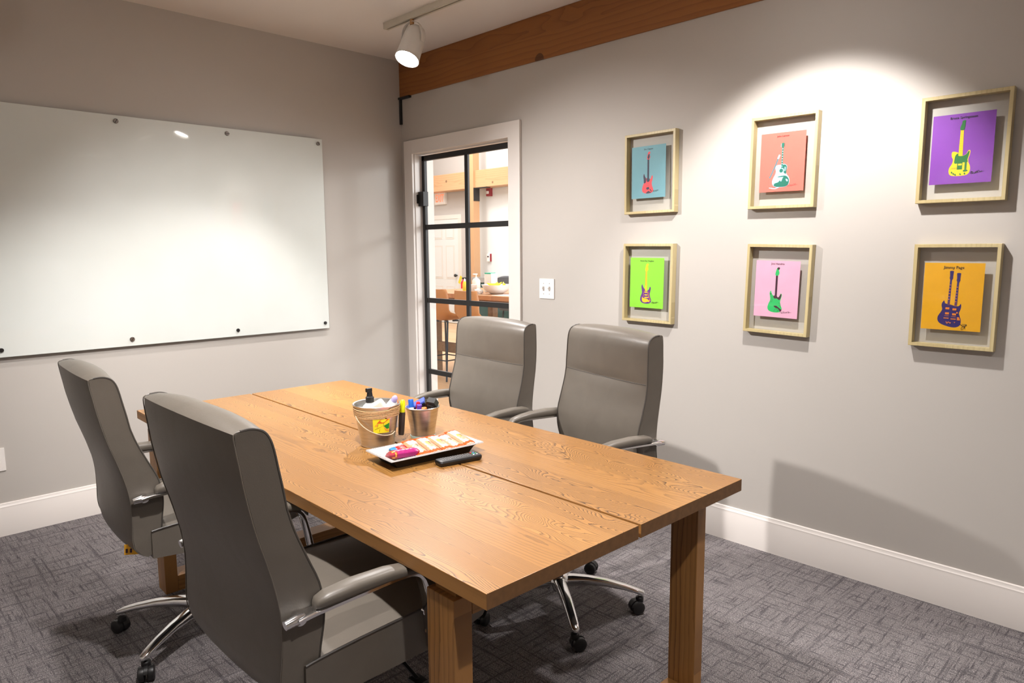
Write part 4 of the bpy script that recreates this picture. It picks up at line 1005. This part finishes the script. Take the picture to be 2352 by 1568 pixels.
# counter-height table
BT = empty('counter_table', (-2.62, 2.0, 0), 0, 'wooden counter height table behind the tan stools in the hall', 'table')
b = MB(); b.box((0, 0, .87), (2.5, 1.05, .92), M['bartop'], .004); b.done('tabletop', BT)
for x in (.30, 2.1):
    for y in (.03, .93): b = MB(); b.box((x, y, 0), (x+.09, y+.09, .87), M['barleg'], .004); b.done('leg', BT)
b = MB(); b.box((.39, .045, .24), (2.1, .105, .35), M['barleg'], .004); b.done('stretcher', BT)
b = MB(); b.box((.32, .05, .80), (2.17, .11, .87), M['barleg']); b.box((.32, .94, .80), (2.17, 1.0, .87), M['barleg']); b.done('apron', BT)
ink('tan_leather', 184, 124, 70, .42)
M['bluesteel'] = plain('dark_blue_steel', rgb(58, 66, 78), .3, .6)
def make_stool(x, y, rz, lab, shell, grp):
    r = empty('counter_stool', (x, y, .0), rz, lab, 'stool', grp)
    b = MB(); nx = 16
    prof = [(.22, .675), (.20, .67), (.10, .66), (.0, .658), (-.08, .662), (-.14, .684), (-.175, .725), (-.195, .79), (-.21, .865), (-.22, .945), (-.223, .99)]
    hw = [.20, .21, .215, .215, .215, .215, .215, .212, .205, .195, .18]
    rise = [.0, .015, .04, .055, .065, .06, .045, .03, .02, .01, .0]
    def sheet(off):
        V = []
        for k, (y_, z) in enumerate(prof):
            a = prof[max(0, k-1)]; c = prof[min(len(prof)-1, k+1)]; t = Vector((c[0]-a[0], c[1]-a[1])).normalized(); n = Vector((t.y, -t.x))
            row = []
            for i in range(nx+1):
                s = 2*i/nx-1; q = abs(s)**2.5
                up = rise[k]*q
                fwd = .075*q*min(1, max(0, (k-3)/5))**1.5
                row.append(b.bm.verts.new((s*hw[k], y_+fwd+n.x*off, z+up+n.y*off)))
            V.append(row)
        return V
    A_, B_ = sheet(0), sheet(-.022); i_ = b.mi(shell)
    for V in (A_, B_):
        for k in range(len(prof)-1):
            for i in range(nx):
                f = b.bm.faces.new((V[k][i], V[k][i+1], V[k+1][i+1], V[k+1][i])); f.material_index = i_
    for k in range(len(prof)-1):
        for i in (0, nx): f = b.bm.faces.new((A_[k][i], A_[k+1][i], B_[k+1][i], B_[k][i])); f.material_index = i_
    for k in (0, len(prof)-1):
        for i in range(nx): f = b.bm.faces.new((A_[k][i], A_[k][i+1], B_[k][i+1], B_[k][i])); f.material_index = i_
    b.done('bucket_seat', r, 1.2)
    feet = [(-.22, .20), (.22, .20), (.22, -.20), (-.22, -.20)]; tops = [(-.13, .11), (.13, .11), (.13, -.09), (-.13, -.09)]
    for (fx, fy), (tx_, ty_) in zip(feet, tops):
        b = MB(); b.tube(crom([(tx_*.4, ty_*.5, .63), (tx_*.9, ty_*.9, .628), (tx_+.06*(fx-tx_), ty_+.06*(fy-ty_), .58), (fx, fy, .0)], 4, False), .0105, M['bluesteel'], 8); b.done('leg', r)
    b = MB(); pr = [(fx*.86, fy*.86, .22) for fx, fy in feet]
    for a, c in zip(pr, pr[1:]+pr[:1]): b.tube([a, c], .007, M['bluesteel'], 8)
    b.done('footrest', r); return r
s1 = make_stool(-1.84, 1.86, .05, 'tan leather bucket stool at the end of the hall counter table', M['tan_leather'], 'tan bucket stools in the hall')
s2 = copy_tree(s1); s2.location = (-1.27, 1.84, 0); s2.rotation_euler = (0, 0, -.12); s2['label'] = 'tan leather bucket stool second along the counter table, behind the grey chair'
s3 = make_stool(-1.30, 3.12, PI, 'black bucket stool on the far side of the hall counter table', M['blackplastic'], None)
# things on the counter table
HT = .92
def hb(name, x, y, label, cat): return empty(name, (x, y, HT), 0, label, cat)
q = hb('serving_bowl', -1.46, 2.28, 'wide white bowl on the hall counter table', 'bowl')
b = MB(); b.lathe([(.002, 0), (.06, 0), (.10, .02), (.145, .055), (.17, .10), (.172, .102), (.164, .10), (.138, .058), (.09, .026), (.002, .018)], M['white'], 40, cap=False); b.done('bowl_body', q, .5)
ink('banana_yellow', 250, 224, 20, .5); ink('mint_green', 40, 186, 150, .5); ink('pump_yellow', 240, 224, 60, .4)
for i, (dx, dy, rz) in enumerate(((-.06, -.01, .2), (.02, -.03, 1.4), (.085, .03, 2.5))):
    bn = empty('banana', (-1.46+dx, 2.28+dy, HT+.105), rz, ['yellow banana at the near edge of the white bowl', 'yellow banana in the middle of the white bowl', 'yellow banana at the far side of the white bowl'][i], 'banana', 'bananas in the white bowl')
    b = MB(); pts = crom([(-.07, 0, .01), (-.04, 0, -.002), (0, 0, -.006), (.04, 0, .0), (.075, 0, .022)], 3, False); n_ = len(pts)
    b.tube(pts, [.004+.013*math.sin(PI*min(1, max(0, k/(n_-1)))) for k in range(n_)], M['banana_yellow'], 10); b.done('fruit', bn)
q = hb('paper_carton', -1.76, 2.47, 'tall white carton with green top edge behind the bowl', 'carton')
b = MB(); b.box((-.06, -.05, 0), (.06, .05, .215), M['white'], .006); b.done('carton_body', q)
b = MB(); b.box((-.05, -.052, .208), (.05, .03, .222), M['mint_green'], .002); b.done('lid', q)
q = hb('pump_bottle', -1.90, 2.37, 'white pump bottle on the hall counter table', 'bottle')
b = MB(); b.lathe([(.002, 0), (.045, 0), (.047, .01), (.047, .13), (.03, .155), (.014, .16)], M['white'], 24); b.done('bottle_body', q)
b = MB(); b.lathe([(.014, .158), (.014, .175), (.006, .177), (.006, .20)], M['white'], 14); b.box((-.012, -.045, .198), (.012, .015, .212), M['white'], .004); b.done('pump', q)
q = hb('paper_cup', -1.77, 2.20, 'white paper cup with pens on the hall counter table', 'cup')
b = MB(); b.lathe([(.002, 0), (.035, 0), (.046, .095), (.048, .096), (.043, .094), (.033, .006), (.002, .005)], M['plate'], 24, cap=False); b.done('cup_body', q)
q = hb('mustard_bottle', -1.93, 2.22, 'slim pale yellow bottle behind the door glazing bar', 'bottle')
b = MB(); b.lathe([(.002, 0), (.022, 0), (.024, .01), (.024, .10), (.015, .125), (.010, .13)], M['pump_yellow'], 20); b.done('bottle_body', q)
b = MB(); b.lathe([(.012, .128), (.010, .15), (.004, .16)], M['white'], 14); b.done('cap', q)
q = hb('crumpled_tissue', -1.60, 2.14, 'crumpled white tissue lying in front of the white bowl', 'tissue')
b = MB(); vs = b.sphere((0, 0, .03), .045, M['white'], (1.2, 1, .66), 14, 10)
for v in vs: v.co += Vector((random.uniform(-.009, .009), random.uniform(-.009, .009), random.uniform(-.006, .006)))
for v in vs: v.co.z = max(v.co.z, .001)
b.done('tissue_body', q, .2)
q = hb('paper_sheet', -1.12, 2.18, 'white sheet of paper on the hall counter table edge', 'paper'); b = MB(); b.box((-.2, -.1, 0), (.2, .1, .002), M['white'], mtx=Matrix.Rotation(.1, 4, 'Z')); b.done('sheet', q)
# low cabinet and seat at the back
cb = empty('credenza', (-4.85, HY1-.40, 0), 0, 'low dark teal credenza with grey top against the far hall wall', 'cabinet')
ink('dark_teal', 34, 70, 70, .5); ink('grey_top', 158, 154, 152, .5)
b = MB(); b.box((-.42, 0, 0), (1.6, .38, .84), M['dark_teal'], .004); b.done('carcass', cb); b = MB(); b.box((-.45, -.02, .84), (1.62, .38, .93), M['grey_top'], .004); b.done('worktop', cb)
ink('dark_grey_fabric', 74, 76, 82, .8)
ac = empty('lounge_chair', (-3.84, 4.93, 0), .3, 'dark grey round backed chair at the far end of the hall', 'chair')
b = MB(); b.lathe([(.05, .45), (.26, .45), (.28, .5), (.27, .56), (.05, .58)], M['dark_grey_fabric'], 28); b.done('seat', ac)
b = MB(); V = []
for k in range(17):
    a = -PI*1.05+PI*1.1*k/16
    V.append([Vector(((.27+t)*math.cos(a), -(.27+t)*math.sin(a)*-1, z)) for t, z in ((0, .5), (.05, .5), (.06, .84+.14*math.sin(PI*k/16)), (.01, .86+.14*math.sin(PI*k/16)))])
b.loft(V, M['dark_grey_fabric']); b.done('backrest', ac)
for k in range(4):
    a = PI/4+PI/2*k; b = MB(); b.tube([(.2*math.cos(a), .2*math.sin(a), .46), (.25*math.cos(a), .25*math.sin(a), 0)], .014, M['blackmetal']); b.done('leg', ac)

# ------------------------------------------------------------------ light
def area(name, loc, target, sx, sy, power, col=(1, 1, 1)):
    ld = bpy.data.lights.new(name, 'AREA'); ld.shape = 'RECTANGLE'; ld.size = sx; ld.size_y = sy; ld.energy = power; ld.color = col
    o = bpy.data.objects.new(name, ld); COL.objects.link(o); o.location = loc
    o.rotation_euler = (Vector(target)-Vector(loc)).to_track_quat('-Z', 'Y').to_euler(); return o
area('hall_high_lamp', (4.4, 3.2, 2.7), (-1.5, 2.2, 1.2), .7, .6, 70, (.97, .985, 1))  # unseen hall lamp, not a window; throws the door bars onto the left wall
area('hall_ceiling_fill', (-3.4, 3.4, HZ-.05), (-3.4, 3.4, 0), 6, 3.5, 225, (1, .985, .965))  # added fill panel under the solid ceiling to brighten the hall
area('hall_end_fill', (4.45, 2.9, 1.5), (-4, 2.9, 1.4), 4.8, 2.4, 140, (.97, .985, 1))  # added broad fill from the hall end, brightens the door reveal; no window there
w = bpy.data.worlds.new('World'); SC.world = w; w.use_nodes = True
bg = w.node_tree.nodes.get('Background') or w.node_tree.nodes.new('ShaderNodeBackground')
bg.inputs[0].default_value = (.9, .95, 1, 1); bg.inputs[1].default_value = .6

# ------------------------------------------------------------------ camera
cd = bpy.data.cameras.new('camera'); cam = bpy.data.objects.new('camera', cd); COL.objects.link(cam)
cd.sensor_width = 36; cd.lens = 36*1611.7173/2352; cd.clip_start = .02
yaw, pit, rol = 2.3654, -.1282, -.0069
f = Vector((math.cos(yaw)*math.cos(pit), math.sin(yaw)*math.cos(pit), math.sin(pit)))
rt = Vector((math.sin(yaw), -math.cos(yaw), 0)); up = rt.cross(f)
c_, s_ = math.cos(rol), math.sin(rol)
r2 = c_*rt+s_*up; u2 = -s_*rt+c_*up
cam.matrix_world = Matrix(((r2.x, u2.x, -f.x, 4.1628), (r2.y, u2.y, -f.y, -3.0119), (r2.z, u2.z, -f.z, 1.3863), (0, 0, 0, 1)))
SC.camera = cam
vs_ = SC.view_settings
vs_.view_transform = 'Standard'; vs_.look = 'None'; vs_.gamma = 1; vs_.use_curve_mapping = False; vs_.exposure = 0.28
